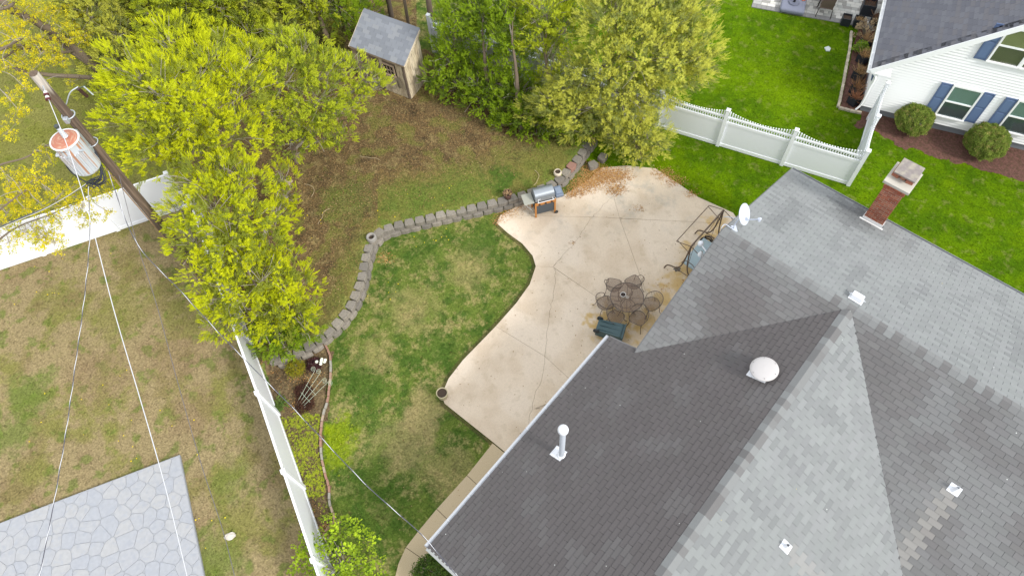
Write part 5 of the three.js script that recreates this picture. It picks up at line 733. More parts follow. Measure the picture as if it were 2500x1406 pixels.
// ======================================================================= utility pole, transformer, wires
{
  const px = -10.28, pz = -12.82, gy0 = 0.36, H = 9.6;
  const pt = texture(64, 512, (u, v) => { const k = 1 + 0.3 * n2(u * 14, v * 7) + 0.2 * n2b(u * 40, v * 20); let c = mix3(rgb(84, 70, 58), rgb(104, 88, 74), ss(-0.4, 0.5, n2(u * 6, v * 5))); if (v > 0.93) c = mix3(c, rgb(176, 168, 158), ss(0.93, 0.965, v + 0.01 * n2(u * 9, 3))); return [c[0] * k, c[1] * k, c[2] * k]; });
  const pole = thing('utility_pole', 'brown wooden utility pole with a bleached top', 'pole', [px, gy0, pz]);
  new MB().cyl(0.105, 0.15, H - gy0, 0, (H - gy0) / 2, 0, 24).mesh('shaft', new THREE.MeshStandardMaterial({ map: pt, roughness: 0.92 }), pole);
  new MB().bar(V(-0.16, 0, 0.06), V(-0.15, 6, 0.05), 0.018, 0.016).mesh('cable_guard', mat(rgb(150, 124, 96), 0.8), pole);
  const gal = mat(rgb(176, 182, 188), 0.4, { metalness: 0.5 });
  { const o = part('insulator', pole); const A = V(0.06, 9.32 - gy0, 0.1), B = V(px === 0 ? 0 : 0.16, 9.16 - gy0, 0.4), d = B.clone().sub(A);
    new MB().bar(A, B, 0.012).mesh('link', gal, o); for (let i = 0; i < 2; i++) { const c = A.clone().addScaledVector(d, 0.5 + i * 0.32); const m1 = new THREE.Matrix4().compose(c, new THREE.Quaternion().setFromUnitVectors(V(0, 1, 0), d.clone().normalize()), V(1, 1, 1)); const sh = new MB().add(new THREE.CylinderGeometry(0.05, 0.035, 0.07, 16), m1); sh.mesh('porcelain_disc', mat([0.72, 0.7, 0.7], 0.3), o); const m2 = m1.clone().setPosition(c.clone().addScaledVector(d, 0.12)); new MB().add(new THREE.CylinderGeometry(0.06, 0.06, 0.035, 16), m2).mesh('dark_disc', mat(rgb(84, 30, 36), 0.3), o); } }
  { const o = part('bracket', pole); new MB().torus(0.15, 0.018, 0, 8.28 - gy0, 0).rbox(0.1, 0.16, 0.12, 0.02, 0.0, 8.28 - gy0, 0.17).mesh('band', gal, o); new MB().torus(0.16, 0.014, 0, 7.3 - gy0, 0).rbox(0.08, 0.14, 0.12, 0.02, 0, 7.3 - gy0, 0.18).mesh('band', gal, o); }
  { const o = part('fuse_cutout', pole); new MB().tube([V(0.05, 8.5 - gy0, -0.12), V(0.25, 8.72 - gy0, -0.28), V(0.42, 8.75 - gy0, -0.4)], 0.016, 6, 16).mesh('arm', gal, o); new MB().cyl(0.045, 0.045, 0.3, 0.45, 8.6 - gy0, -0.36, 14, 0.1, 0, 0.15).mesh('insulator', mat(rgb(56, 38, 32), 0.4), o); new MB().cyl(0.018, 0.018, 0.3, 0.6, 8.62 - gy0, -0.38, 10, 0.1, 0, 0.15).mesh('fuse_tube', mat(rgb(170, 178, 176), 0.4), o); new MB().bar(V(0.45, 8.74 - gy0, -0.37), V(0.6, 8.77 - gy0, -0.39), 0.014).mesh('clip', mat(rgb(70, 84, 70), 0.5), o); }
  const tr = thing('transformer', 'grey pole-mounted transformer with a rust-red lid', 'transformer', [-10.42, 6.98, -12.3]); tr.scale.setScalar(1.13);
  const tt = texture(512, 128, (u, v) => { let c = rgb(188, 194, 200); const n = n2(u * 26, v * 0.9) * 0.6 + fbm(u * 9, v * 4, 3); c = mix3(c, rgb(176, 116, 66), 0.85 * ss(0.1, 0.5, n) * ss(0.05, 0.7, v + 0.2 * n2(u * 20, 2))); const k = 1 + 0.06 * fbm(u * 20, v * 6, 3); return [c[0] * k, c[1] * k, c[2] * k]; });
  const tm = new THREE.MeshStandardMaterial({ map: tt, roughness: 0.42, metalness: 0.15 });
  new MB().lathe([[0, 0], [0.27, 0], [0.285, 0.02], [0.29, 0.06], [0.29, 0.9], [0.285, 0.92]], 0, 0, 0, 40).mesh('tank', tm, tr);
  for (let i = 0; i < 9; i++) { const a = 0.35 + i * 0.26 + Math.PI * 0.05; new MB().rbox(0.035, 0.62, 0.05, 0.012, Math.cos(a) * 0.3, 0.38, Math.sin(a) * 0.3, 0, -a + Math.PI / 2, 0).mesh('cooling_fin', tm, tr); }
  new MB().torus(0.295, 0.022, 0, 0.9, 0).mesh('lid_band', mat(rgb(206, 208, 210), 0.4), tr);
  const lt = texture(64, 64, (u, v) => { const c = mix3(rgb(164, 104, 82), rgb(176, 140, 118), ss(-0.2, 0.5, fbm(u * 4, v * 4, 3))); return c; });
  new MB().lathe([[0.285, 0.9], [0.26, 0.93], [0.15, 0.955], [0, 0.96]], 0, 0, 0, 36).mesh('lid', new THREE.MeshStandardMaterial({ map: lt, roughness: 0.6 }), tr);
  const bush = new MB(); for (let i = 0; i < 6; i++) bush.cyl(0.045 - i * 0.002, 0.06 - i * 0.003, 0.025, 0.06, 0.99 + i * 0.045, -0.02, 16).cyl(0.032, 0.032, 0.03, 0.06, 1.01 + i * 0.045, -0.02, 12); bush.mesh('bushing', mat(rgb(178, 184, 190), 0.35), tr); new MB().cyl(0.05, 0.05, 0.05, 0.06, 1.28, -0.02, 14).mesh('terminal_cap', mat(rgb(62, 68, 66), 0.5), tr);
  for (const a of [0.5, 1.4, 2.3]) new MB().cyl(0.03, 0.035, 0.07, Math.cos(a) * 0.32, 0.7, Math.sin(a) * 0.32, 12, Math.PI / 2 * Math.sin(a), 0, -Math.PI / 2 * Math.cos(a)).mesh('terminal', mat(rgb(160, 165, 170), 0.4), tr);
  new MB().box(0.16, 0.7, 0.06, 0.08, 0.5, -0.3).mesh('hanger', gal, tr);
  new MB().bar(V(-0.06, 0.82, 0.287), V(0.06, 0.82, 0.287), 0.008).mesh('nameplate', mat(rgb(96, 92, 96), 0.5), tr);
  // cable loops
  const blk = mat(rgb(34, 38, 48), 0.6), loops = thing('cable_loops', 'tangle of black service cables hanging below the transformer', 'cables', [-10.42, 7.0, -12.3]);
  const lr = mulberry(14); for (let i = 0; i < 6; i++) { const s = lr() * 0.2; new MB().tube([V(-0.3, 0.55, 0.14), V(-0.34, 0.1 - s * 0.5, 0.2), V(-0.1 + s, -0.2 - s, 0.32), V(0.15 + s, -0.16 - s, 0.25), V(0.2 + 0.1 * lr(), 0.0, -0.2), V(0.14, 0.1 + s, -0.45)], 0.011 + 0.005 * lr(), 6, 40).mesh('cable', blk, loops); }
  for (let i = 0; i < 10; i++) new MB().tube([V(R(-0.1, 0.3), R(-0.25, -0.1), R(0.2, 0.4)), V(R(-0.1, 0.3), R(-0.35, -0.1), R(0.2, 0.5)), V(R(-0.1, 0.3), R(-0.35, -0.2), R(0.2, 0.5))], 0.01, 5, 12).mesh('cable', blk, loops);
  const wm = { primary: [0.009, mat([0.62, 0.63, 0.66], 0.35, { metalness: 0.3 }), 'bright bare overhead wire from the top insulator of the pole'], lower: [0.0095, mat([0.07, 0.07, 0.09], 0.45), 'dark twisted overhead wire crossing the stamped patio'], service: [0.0105, mat([0.07, 0.07, 0.09], 0.45), 'twisted service cable from pole to house roof corner'], thin: [0.007, mat([0.13, 0.12, 0.13], 0.5), 'thin dark overhead wire over the dry lawn beside the white fence'], bundle: [0.016, mat([0.06, 0.07, 0.1], 0.5), 'heavy black cable bundle leaving the pole over the fence'] };
  for (const k in wm) { const [r, m, label] = wm[k], w = new MB().tube(L['w_' + k].map(p => V(...p)), r, 6, 90).mesh('overhead_wire', m, scene); tag(w, label, 'wire');
    if (k === 'bundle') { const w2 = new MB().tube(L.w_bundle.map((p, i) => V(p[0], p[1] + 0.05, p[2] + 0.05 + 0.02 * i)), 0.01, 6, 60).mesh('overhead_wire', mat(rgb(168, 166, 150), 0.5), scene); tag(w2, 'pale messenger wire strung along the black cable bundle', 'wire'); }
    if (k === 'service' || k === 'lower') { const c = new THREE.CatmullRomCurve3(L['w_' + k].map(p => V(...p)), false, 'centripetal'), pts = []; for (let i = 0; i <= 260; i++) { const q = c.getPointAt(i / 260), a = i * 0.34; pts.push(V(q.x + 0.008 * Math.cos(a), q.y + 0.008 * Math.sin(a), q.z)); } const w2 = new MB().tube(pts, 0.0058, 5, 520).mesh('overhead_wire', mat([0.72, 0.73, 0.76], 0.35), scene); tag(w2, k === 'service' ? 'bare pale strand wound round the service cable to the house' : 'bare pale strand wound round the wire over the stamped patio', 'wire'); } }
}

// ======================================================================= on the neighbour's terrace
{
  const N = L.neigh, y = 0.034;
  const ub = thing('umbrella_base', 'grey square parasol base with a black stub post on the paver terrace', 'umbrella base', [N[0][0] - 0.1, y, N[0][1] - 0.25], -0.4), gm = mat(rgb(112, 116, 132), 0.7);
  new MB().rbox(1.0, 0.22, 1.0, 0.09, 0, 0.11, 0).mesh('platform', gm, ub); new MB().cyl(0.22, 0.24, 0.05, 0, 0.245, 0, 8).mesh('plate', mat(rgb(96, 100, 116), 0.6), ub); new MB().cyl(0.035, 0.035, 0.45, 0, 0.46, 0, 14).cyl(0.05, 0.05, 0.08, 0, 0.32, 0, 14).mesh('post', mat(rgb(24, 24, 28), 0.5), ub);
  const oc = new MB().rbox(0.14, 0.1, 0.12, 0.02, 0, 0.05, 0).mesh('orange_box', mat(rgb(206, 120, 90), 0.7), scene); oc.position.set(N[0][0] + 0.32, y + 0.22, N[0][1] - 0.35); tag(oc, 'small orange box on the grey parasol base', 'box');
  const tb = thing('terrace_table', 'pale round terrace table behind the brown chair', 'table', [N[1][0] + 0.1, y, N[1][1] - 1.0]); new MB().cyl(0.7, 0.7, 0.03, 0, 0.72, 0, 40).mesh('table_top', mat(rgb(176, 178, 166), 0.4), tb); for (let i = 0; i < 4; i++) new MB().bar(V(0.4 * Math.cos(i * 1.57 + 0.4), 0, 0.4 * Math.sin(i * 1.57 + 0.4)), V(0.4 * Math.cos(i * 1.57 + 0.4), 0.7, 0.4 * Math.sin(i * 1.57 + 0.4)), 0.025).mesh('leg', mat(rgb(70, 62, 58), 0.6), tb);
  const ch = thing('terrace_chair', 'brown sling chair on the paver terrace', 'chair', [N[1][0] + 0.02, y, N[1][1] - 0.15], 2.75), cm = mat(rgb(104, 88, 80), 0.8), fm = mat(rgb(66, 58, 54), 0.6);
  new MB().rbox(0.52, 0.04, 0.5, 0.015, 0, 0.42, 0).mesh('seat', cm, ch); new MB().rbox(0.52, 0.6, 0.035, 0.015, 0, 0.72, -0.27, -0.2).mesh('backrest', cm, ch); for (const x of [-0.27, 0.27]) { for (const z of [-0.25, 0.25]) new MB().bar(V(x * 1.1, 0, z * 1.2), V(x, 0.42, z), 0.016).mesh('leg', fm, ch); new MB().bar(V(x, 0.62, -0.24), V(x, 0.6, 0.24), 0.018).mesh('armrest', fm, ch); }
  // black square planters with winter-dry plants
  const pm = mat(rgb(34, 38, 46), 0.6), soil = mat(rgb(66, 52, 42), 0.95);
  const planter = (x, z, turn, s, label) => { const o = thing('square_planter', label, 'planter', [x, 0.03, z], turn); const q = new MB(), h = 0.36 * s, w = 0.36 * s; for (const [dx, dz, ww, dd] of [[0, w / 2, w, 0.02], [0, -w / 2, w, 0.02], [w / 2, 0, 0.02, w], [-w / 2, 0, 0.02, w]]) q.box(ww, h, dd, dx, h / 2, dz); q.mesh('box', pm, o); new MB().box(w, 0.02, w, 0, h * 0.75, 0).mesh('soil', soil, o); return o; };
  const dry = (o, n, h, c, seed, spread = 0.3) => { const b = new MB(), r = mulberry(seed); for (let i = 0; i < n; i++) { const a = r() * 6.28, q = r() * 0.12, e = r() * spread; b.bar(V(Math.cos(a) * q, 0.2, Math.sin(a) * q), V(Math.cos(a) * (q + e), 0.25 + h * (0.5 + 0.5 * r()), Math.sin(a) * (q + e)), 0.007, 0.004, 4); } return b.mesh('dry_stems', mat(c, 0.9), o); };
  planter(N[2][0], N[2][1], -0.42, 0.95, 'empty black square planter at the edge of the paver terrace');
  dry(planter(N[3][0], N[3][1], -0.42, 0.95, 'black square planter of straw-coloured stubs on the paver terrace'), 60, 0.1, rgb(190, 154, 104), 3, 0.12);
  dry(planter(N[4][0] - 0.25, N[4][1], -0.42, 1.4, 'large black planter of dark red twigs under the white gutter'), 70, 0.25, rgb(120, 82, 66), 4);
  const lab = ['black planter of tangled brown twigs where terrace meets planting strip', 'black planter of tall dry hydrangea stems in the planting strip', 'black planter of arching straw stems in the planting strip', 'black planter of pale brown stalks beside the house wall', 'black planter of short rusty stems near the strip end', 'black planter of sparse dry stems at the end of the strip'];
  [5, 6, 7, 8, 9, 10].forEach((i, k) => { const c = [[138, 104, 78], [184, 150, 110], [196, 160, 112], [178, 146, 104], [168, 128, 90], [172, 120, 88]][k]; dry(planter(N[i][0] + 0.18 - 0.12 * k * 0.2, N[i][1] + 0.05, -1.1, 0.95, lab[k]), 90, 0.32, rgb(...c), 20 + k, 0.34); });
  const bowl = obj('puddle_stone', prism([[13.42, -21.44], [13.6, -21.5], [13.66, -21.36], [13.58, -21.22], [13.44, -21.24]], 0.0, 0.05, 0, 0.01), mat(rgb(188, 196, 196), 0.6)); tag(bowl, 'flat pale stone lying in the middle of the vivid lawn', 'stone');
}
// ======================================================================= vegetation
function plume(n, len, bl, bw, seed, open = 0.8) {   // one feathery spray of scale leaves: narrow faces round an axis along +y
  const r = mulberry(seed), p = [];
  for (let i = 0; i < n; i++) {
    const t = (i + 0.3) / n, a = i * 2.4 + r() * 0.9, til = lerp(open * 1.15, 0.15, t * t) + (r() - 0.5) * 0.3, l = bl * lerp(1, 0.65, t) * (0.8 + 0.4 * r());
    const d = V(Math.cos(a) * Math.sin(til), Math.cos(til), Math.sin(a) * Math.sin(til)), s = V(-Math.sin(a), (r() - 0.5) * 0.8, Math.cos(a)).normalize(), b = V(0, t * len, 0), m = b.clone().addScaledVector(d, l * 0.5), e = b.clone().addScaledVector(d, l);
    const A = m.clone().addScaledVector(s, bw / 2), B = m.clone().addScaledVector(s, -bw / 2);
    p.push(b.x, b.y, b.z, A.x, A.y, A.z, e.x, e.y, e.z, b.x, b.y, b.z, e.x, e.y, e.z, B.x, B.y, B.z);
  }
  const g = new THREE.BufferGeometry(); g.setAttribute('position', new THREE.Float32BufferAttribute(p, 3)); g.computeVertexNormals(); return g;
}
function leafCluster(n, rad, l, w, seed) {
  const r = mulberry(seed), p = [];
  for (let i = 0; i < n; i++) {
    const d = V(r() - 0.5, r() - 0.35, r() - 0.5).normalize(), b = d.clone().multiplyScalar(rad * (0.2 + 0.5 * r())), ax = V(d.x, d.y * 0.3 + 0.2, d.z).add(V(r() - 0.5, r() - 0.5, r() - 0.5).multiplyScalar(0.9)).normalize(), s = new THREE.Vector3().crossVectors(ax, V(r() - 0.5, 1, r() - 0.5)).normalize(), e = b.clone().addScaledVector(ax, l), m = b.clone().addScaledVector(ax, l * 0.5), A = m.clone().addScaledVector(s, w / 2), B = m.clone().addScaledVector(s, -w / 2);
    p.push(b.x, b.y, b.z, A.x, A.y, A.z, e.x, e.y, e.z, b.x, b.y, b.z, e.x, e.y, e.z, B.x, B.y, B.z);
  }
  const g = new THREE.BufferGeometry(); g.setAttribute('position', new THREE.Float32BufferAttribute(p, 3)); g.computeVertexNormals(); return g;
}
const plumeG = [0, 1].map(i => plume(30, 0.2, 0.075, 0.016, 100 + i)), fineG = plume(32, 0.2, 0.06, 0.011, 105, 0.95);
const leafM = new THREE.MeshPhysicalMaterial({ color: 0xffffff, roughness: 0.9, specularIntensity: 0.2 }), foliageM = new THREE.MeshPhysicalMaterial({ color: 0xffffff, roughness: 1, transmission: 0.4, thickness: 0, specularIntensity: 0.2 });
const barkM = mat(rgb(112, 98, 84), 0.95), greyBark = mat(rgb(150, 142, 130), 0.95), darkBark = mat(rgb(84, 74, 64), 0.95);
const kinds = {
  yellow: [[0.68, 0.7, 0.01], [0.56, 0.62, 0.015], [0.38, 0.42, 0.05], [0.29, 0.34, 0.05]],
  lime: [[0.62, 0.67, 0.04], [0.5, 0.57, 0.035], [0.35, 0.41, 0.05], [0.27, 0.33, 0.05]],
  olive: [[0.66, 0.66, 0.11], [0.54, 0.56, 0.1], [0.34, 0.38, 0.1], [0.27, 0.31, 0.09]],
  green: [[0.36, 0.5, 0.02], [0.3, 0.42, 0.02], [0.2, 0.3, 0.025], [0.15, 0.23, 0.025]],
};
const UP = V(0, 1, 0);
function evergreen(name, label, kind, base, lobes, seed, group, opt = {}) {
  const r = mulberry(seed), t = thing(name, label, 'tree', base, 0, group), B = V(...base), pal = kinds[kind], list = [[], [], []];
  const top = lobes.reduce((a, l) => l[1] > a[1] ? l : a), lean = opt.lean ?? 0.5, H = top[1] - base[1];
  const axis = y => V((top[0] - base[0]) * lean * y / H, y, (top[2] - base[2]) * lean * y / H);
  const tr = []; for (let i = 0; i <= 6; i++) tr.push(axis(H * i / 6).add(V((r() - 0.5) * 0.12, 0, (r() - 0.5) * 0.12))); tr[0].y = -0.1;
  const wood = new MB(); for (let i = 0; i < 6; i++) wood.bar(tr[i], tr[i + 1], 0.13 * (1 - i / 6.6), 0.13 * (1 - (i + 1) / 6.6), 8);
  wood.mesh('trunk', opt.bark || barkM, t);
  const tw = new MB();
  for (const l of lobes) {
    const c = V(l[0], l[1], l[2]).sub(B), rad = l[3], s = axis(Math.max(0.3, Math.min(H * 0.92, c.y - 0.5 - 0.35 * Math.hypot(c.x, c.z)))), mid = s.clone().lerp(c, 0.55).add(V((r() - 0.5) * 0.3, 0.1, (r() - 0.5) * 0.3));
    tw.tube([s, mid, c], 0.028, 5, 8);
    for (let k = 0; k < 14; k++) { const d = V(r() - 0.5, r() * 0.8 - 0.15, r() - 0.5).normalize(), e = c.clone().addScaledVector(d, rad * (0.75 + 0.4 * r())); tw.tube([mid.clone().lerp(c, r()), c.clone().lerp(e, 0.5).add(V((r() - 0.5) * 0.2, (r() - 0.5) * 0.2, (r() - 0.5) * 0.2)), e], 0.005 + 0.004 * r(), 4, 7); }
    const lobeMix = r(), dens = (opt.dens || 11) * 4 * Math.PI * rad * rad, outw = V(c.x - s.x, 0, c.z - s.z).normalize();
    for (let k = 0; k < dens; k++) {
      const u = r() * 2 - 1, ph = r() * 6.283, q = Math.sqrt(1 - u * u), d = V(q * Math.cos(ph), u, q * Math.sin(ph));
      if (u < -0.35 && r() < 0.6) continue;
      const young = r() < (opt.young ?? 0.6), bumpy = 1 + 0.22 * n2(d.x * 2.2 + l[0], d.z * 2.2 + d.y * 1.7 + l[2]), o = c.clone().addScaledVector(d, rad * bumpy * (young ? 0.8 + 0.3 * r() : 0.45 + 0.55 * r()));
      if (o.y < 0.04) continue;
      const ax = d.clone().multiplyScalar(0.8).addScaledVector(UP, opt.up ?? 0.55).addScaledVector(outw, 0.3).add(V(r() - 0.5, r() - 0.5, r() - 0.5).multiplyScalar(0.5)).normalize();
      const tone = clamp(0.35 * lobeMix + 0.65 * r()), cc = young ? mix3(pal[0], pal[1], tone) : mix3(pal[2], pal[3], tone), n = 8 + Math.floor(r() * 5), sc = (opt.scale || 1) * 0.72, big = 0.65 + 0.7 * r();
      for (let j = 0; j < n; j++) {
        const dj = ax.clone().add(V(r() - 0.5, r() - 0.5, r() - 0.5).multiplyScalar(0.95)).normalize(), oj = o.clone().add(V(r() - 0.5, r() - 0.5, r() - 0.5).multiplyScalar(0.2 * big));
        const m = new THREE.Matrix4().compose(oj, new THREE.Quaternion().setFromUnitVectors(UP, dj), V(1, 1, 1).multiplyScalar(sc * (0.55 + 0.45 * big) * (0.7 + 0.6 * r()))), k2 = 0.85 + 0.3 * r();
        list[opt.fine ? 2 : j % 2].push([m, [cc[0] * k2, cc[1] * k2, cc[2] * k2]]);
      }
    }
  }
  tw.mesh('limbs', opt.twig || greyBark, t);
  const crown = part('crown', t);
  list.forEach((l, i) => { if (l.length) copies('foliage', i === 2 ? fineG : plumeG[i], foliageM, l, crown); });
  return t;
}
const T = L.trees, ev = (k, label, seed, opt, group) => evergreen('evergreen_tree', label, T[k].kind, T[k].base, T[k].lobes.map(l => [l[0], l[1], l[2], l[3] * (opt?.grow || 1.1)]), seed, group, opt);
ev('T1', 'tall yellow-green evergreen beside the transformer', 201);
ev('T2', 'yellow-green evergreen rising over the fence behind the utility pole', 202);
ev('T2c', 'yellow-green evergreen at the end of the retaining wall, standing over the low green bush', 203);
ev('T2d', 'low dark green evergreen bush on the end of the retaining wall by the fence', 211, { grow: 1.15, dens: 13 });
ev('T3', 'spreading lime-green evergreen reaching towards the shed', 204);
ev('T5a', 'dark green evergreen against the side of the shed', 205, { dens: 13, grow: 1.3 });
ev('T5b', 'dark green evergreen second from the shed, with white fence showing through', 206, { dens: 13, grow: 1.3 });
ev('T5c', 'dark green evergreen with low skirt at the end of the retaining wall', 207, { dens: 13, grow: 1.3 });
ev('T5d', 'lime-topped evergreen between the dark green row and the wide olive juniper', 208, { grow: 1.25 });
ev('T6', 'wide olive juniper with bare grey twigs hanging over the picket-top fence', 209, { fine: true, dens: 17, scale: 1.1, grow: 1.28 });
ev('T6b', 'low olive juniper spilling onto the patio corner', 210, { fine: true, dens: 18, scale: 1, grow: 1.15 });
// evergreens of the back row
function cone(b, h, rad, n, seed) { const r = mulberry(seed), o = []; for (let i = 0; i < n; i++) { const t = (i + 0.5) / n, y = 0.5 + t * h, q = rad * (1 - 0.75 * t), a = i * 2.4 + r(); o.push([b[0] + Math.cos(a) * q * 0.6, b[1] + y, b[2] + Math.sin(a) * q * 0.6, 0.35 + 0.4 * q]); } return o; }
[['bB1', 5.2, 1.5, 'olive', 'olive evergreen under the yellow-leaved tree, behind the tall yellow-green one'], ['bB2', 5.4, 1.4, 'lime', 'lime evergreen of the back row next to the olive one'], ['bB3', 5.2, 1.4, 'lime', 'lime evergreen of the back row behind the spreading one'], ['bB4', 4.6, 1.1, 'lime', 'lime evergreen with forked bare trunk next to the shed roof'], ['bC1', 5, 1.6, 'olive', 'olive evergreen filling the gap between the olive and lime ones of the back row'], ['bC2', 4.6, 1.5, 'lime', 'lime evergreen in the middle of the back row'], ['bC3', 4.4, 1.4, 'olive', 'olive evergreen of the back row next to the forked trunk'], ['bC4', 4.2, 1.1, 'green', 'dark evergreen close to the upper corner of the shed roof']].forEach(([k, h, rad, kind, label], i) => { const p = [L[k][0][0], 0.4, L[k][0][1]]; evergreen('evergreen_tree', label, kind, p, cone(p, h, rad * 1.25, 15, 300 + i).filter(l => k !== 'bB4' || l[1] > 2.2), 320 + i, undefined, { dens: 11 }); });
// trunks behind the shed, crowns high above
[['bB5', 0.13, 'bare brown trunk standing beyond the shed, next to its right eave'], ['bB6', 0.11, 'slim bare trunk in front of the white fence behind the shed'], ['bB7', 0.07, 'thin dark trunk close behind the shed roof'], ['bB8', 0.16, 'stout trunk behind the shed roof ridge']].forEach(([k, w, label], i) => {
  const p = [L[k][0][0], 0.4, L[k][0][1] - (i ? 0.5 : 0)], t = thing('tall_tree', label, 'tree', p), r = mulberry(400 + i);
  new MB().bar(V(0, -0.1, 0), V(0.1, 3, -0.1), w, w * 0.8, 10).bar(V(0.1, 3, -0.1), V(0.05, 6.6, 0.05), w * 0.8, w * 0.4, 10).mesh('trunk', i % 2 ? darkBark : barkM, t);
  const li = []; for (let k = 0; k < 900; k++) { const d = V(r() - 0.5, r() - 0.5, r() - 0.5).normalize().multiplyScalar(1.2 * Math.cbrt(r())); const c = kinds.green[Math.floor(r() * 3)]; li.push([new THREE.Matrix4().compose(V(0.05 + d.x, 6.9 + d.y, d.z), new THREE.Quaternion().setFromUnitVectors(UP, V(d.x, 0.6, d.z).normalize()), V(1.3, 1.3, 1.3)), c]); }
  copies('crown', plumeG[0], leafM, li, t);
});
// dark low growth behind the shed
{ const p = [-0.9, 0.4, -22.4]; evergreen('evergreen_tree', 'low dark evergreen in front of the fence right behind the shed corner', 'green', p, [[-1.6, 1.2, -22.2, 0.6], [-0.6, 1.4, -22.0, 0.6], [0.2, 1.6, -21.6, 0.6], [-1.1, 2.2, -22.3, 0.6], [-0.2, 2.6, -22, 0.5]], 350, undefined, { dens: 9 }); }

// ---- yellow-flowering tree at the left
{
  const limbs = L.mapleLimbs, t = thing('yellow_leafed_tree', 'large leaning tree with bare grey limbs and sparse yellow new leaves', 'tree', limbs[0][0]), B = V(...limbs[0][0]), r = mulberry(500), W = new MB();
  const rad = [[0.2, 0.1], [0.1, 0.05], [0.12, 0.06], [0.08, 0.04], [0.16, 0.09], [0.06, 0.03], [0.035, 0.018], [0.06, 0.035], [0.05, 0.03], [0.03, 0.012], [0.03, 0.01]];
  const allp = [];
  limbs.forEach((l, k) => { const c = new THREE.CatmullRomCurve3(l.map(p => V(...p).sub(B)), false, 'centripetal'), n = 14; let p = c.getPointAt(0); for (let i = 1; i <= n; i++) { const q = c.getPointAt(i / n), a = rad[k][0], b = rad[k][1]; W.bar(p, q, lerp(a, b, (i - 1) / n), lerp(a, b, i / n), 8); if (i > 3 || k > 5) allp.push(q); p = q; } });
  const trunk = W.mesh('trunk', mat(rgb(104, 92, 78), 0.95), t);
  const tw = new MB(), list = [], pal = [[0.72, 0.62, 0.02], [0.6, 0.54, 0.02], [0.46, 0.46, 0.03]];
  const cl = [leafCluster(12, 0.08, 0.055, 0.035, 510), leafCluster(10, 0.07, 0.05, 0.03, 511)];
  const spots = L.mapleClusters.map(p => V(...p).sub(B));
  const scatter = (c, n, sp) => { for (let k = 0; k < n; k++) { const d = V((r() - 0.5) * sp, (r() - 0.5) * sp * 0.5, (r() - 0.5) * sp), q = c.clone().add(d), cc = pal[Math.floor(r() * 3)], kk = 0.85 + 0.3 * r(); list.push([new THREE.Matrix4().compose(q, new THREE.Quaternion().setFromEuler(new THREE.Euler(r() * 6, r() * 6, r() * 6)), V(1, 1, 1).multiplyScalar(0.7 + 0.6 * r())), [cc[0] * kk, cc[1] * kk, cc[2] * kk]]); if (k % 5 === 0) tw.bar(c.clone().addScaledVector(d, -0.4), q, 0.005, 0.003, 4); } };
  for (const c of spots) { scatter(c, 36, 0.62); let best = null, bd = 1e9; for (const p of allp) { const d = p.distanceTo(c); if (d < bd) { bd = d; best = p; } } if (bd < 2.2) tw.tube([best, best.clone().lerp(c, 0.5).add(V((r() - 0.5) * 0.2, 0.12, (r() - 0.5) * 0.2)), c], 0.011, 5, 8); }
  for (const p of allp) if (r() < 0.4) { const e = p.clone().add(V((r() - 0.5) * 1.4, (r() - 0.4) * 0.8, (r() - 0.5) * 1.4)); tw.tube([p, p.clone().lerp(e, 0.5).add(V((r() - 0.5) * 0.2, 0.1, (r() - 0.5) * 0.2)), e], 0.009, 4, 7); scatter(e, 9, 0.4); }
  tw.mesh('twigs', greyBark, t); const crown = part('crown', t); copies('leaves', cl[0], foliageM, list.filter((_, i) => i % 2), crown); copies('leaves', cl[1], foliageM, list.filter((_, i) => !(i % 2)), crown);
}
// ---- shrubs
function shrub(name, label, p, n, rad, hh, pal, leafG, seed, stems = 8, group, sc = 1, hollow = 0.55) {
  const r = mulberry(seed), t = thing(name, label, 'shrub', p, 0, group), list = [], st = new MB();
  for (let i = 0; i < stems; i++) { const a = r() * 6.28, e = V(Math.cos(a) * rad * 0.7 * r(), hh * (0.6 + 0.3 * r()), Math.sin(a) * rad * 0.7 * r()); st.tube([V(0, 0, 0), e.clone().multiplyScalar(0.5).add(V((r() - 0.5) * 0.1, 0.05, (r() - 0.5) * 0.1)), e], 0.012, 5, 8); }
  st.mesh('stems', greyBark, t);
  for (let i = 0; i < n; i++) { const u = r() * 1.5 - 0.5, ph = r() * 6.283, q = Math.sqrt(Math.max(0, 1 - Math.min(1, u * u))), k = (hollow + (1 - hollow) * Math.sqrt(r())) * (1 + 0.13 * n2(Math.cos(ph) * 2 + seed, u * 2 + Math.sin(ph))), d = V(q * Math.cos(ph) * rad * k, hh * 0.5 + Math.min(1, u) * hh * 0.52 * k, q * Math.sin(ph) * rad * k); if (d.y < 0.03) continue; const c = pal[Math.floor(r() * pal.length)], kk = 0.8 + 0.4 * r(); list.push([new THREE.Matrix4().compose(d, new THREE.Quaternion().setFromEuler(new THREE.Euler(r() * 6, r() * 6, r() * 6)), V(1, 1, 1).multiplyScalar(sc * (0.7 + 0.6 * r()))), [c[0] * kk, c[1] * kk, c[2] * kk]]); }
  copies('foliage', leafG, foliageM, list, t); return t;
}
const boxLeaf = leafCluster(14, 0.05, 0.034, 0.02, 600), bigLeaf = leafCluster(10, 0.09, 0.07, 0.045, 601), boxPal = [[0.22, 0.3, 0.05], [0.3, 0.38, 0.07], [0.17, 0.24, 0.04], [0.36, 0.43, 0.09], [0.2, 0.27, 0.05], [0.26, 0.34, 0.06], [0.2, 0.28, 0.05], [0.3, 0.37, 0.07], [0.24, 0.32, 0.05], [0.17, 0.24, 0.04], [0.46, 0.36, 0.14]];
shrub('clipped_shrub', 'round clipped green shrub nearer the white return fence', [15.2, 0.02, -16.9], 3600, 0.62, 1.02, boxPal, boxLeaf, 610, 8, undefined, 1.05, 0.82);
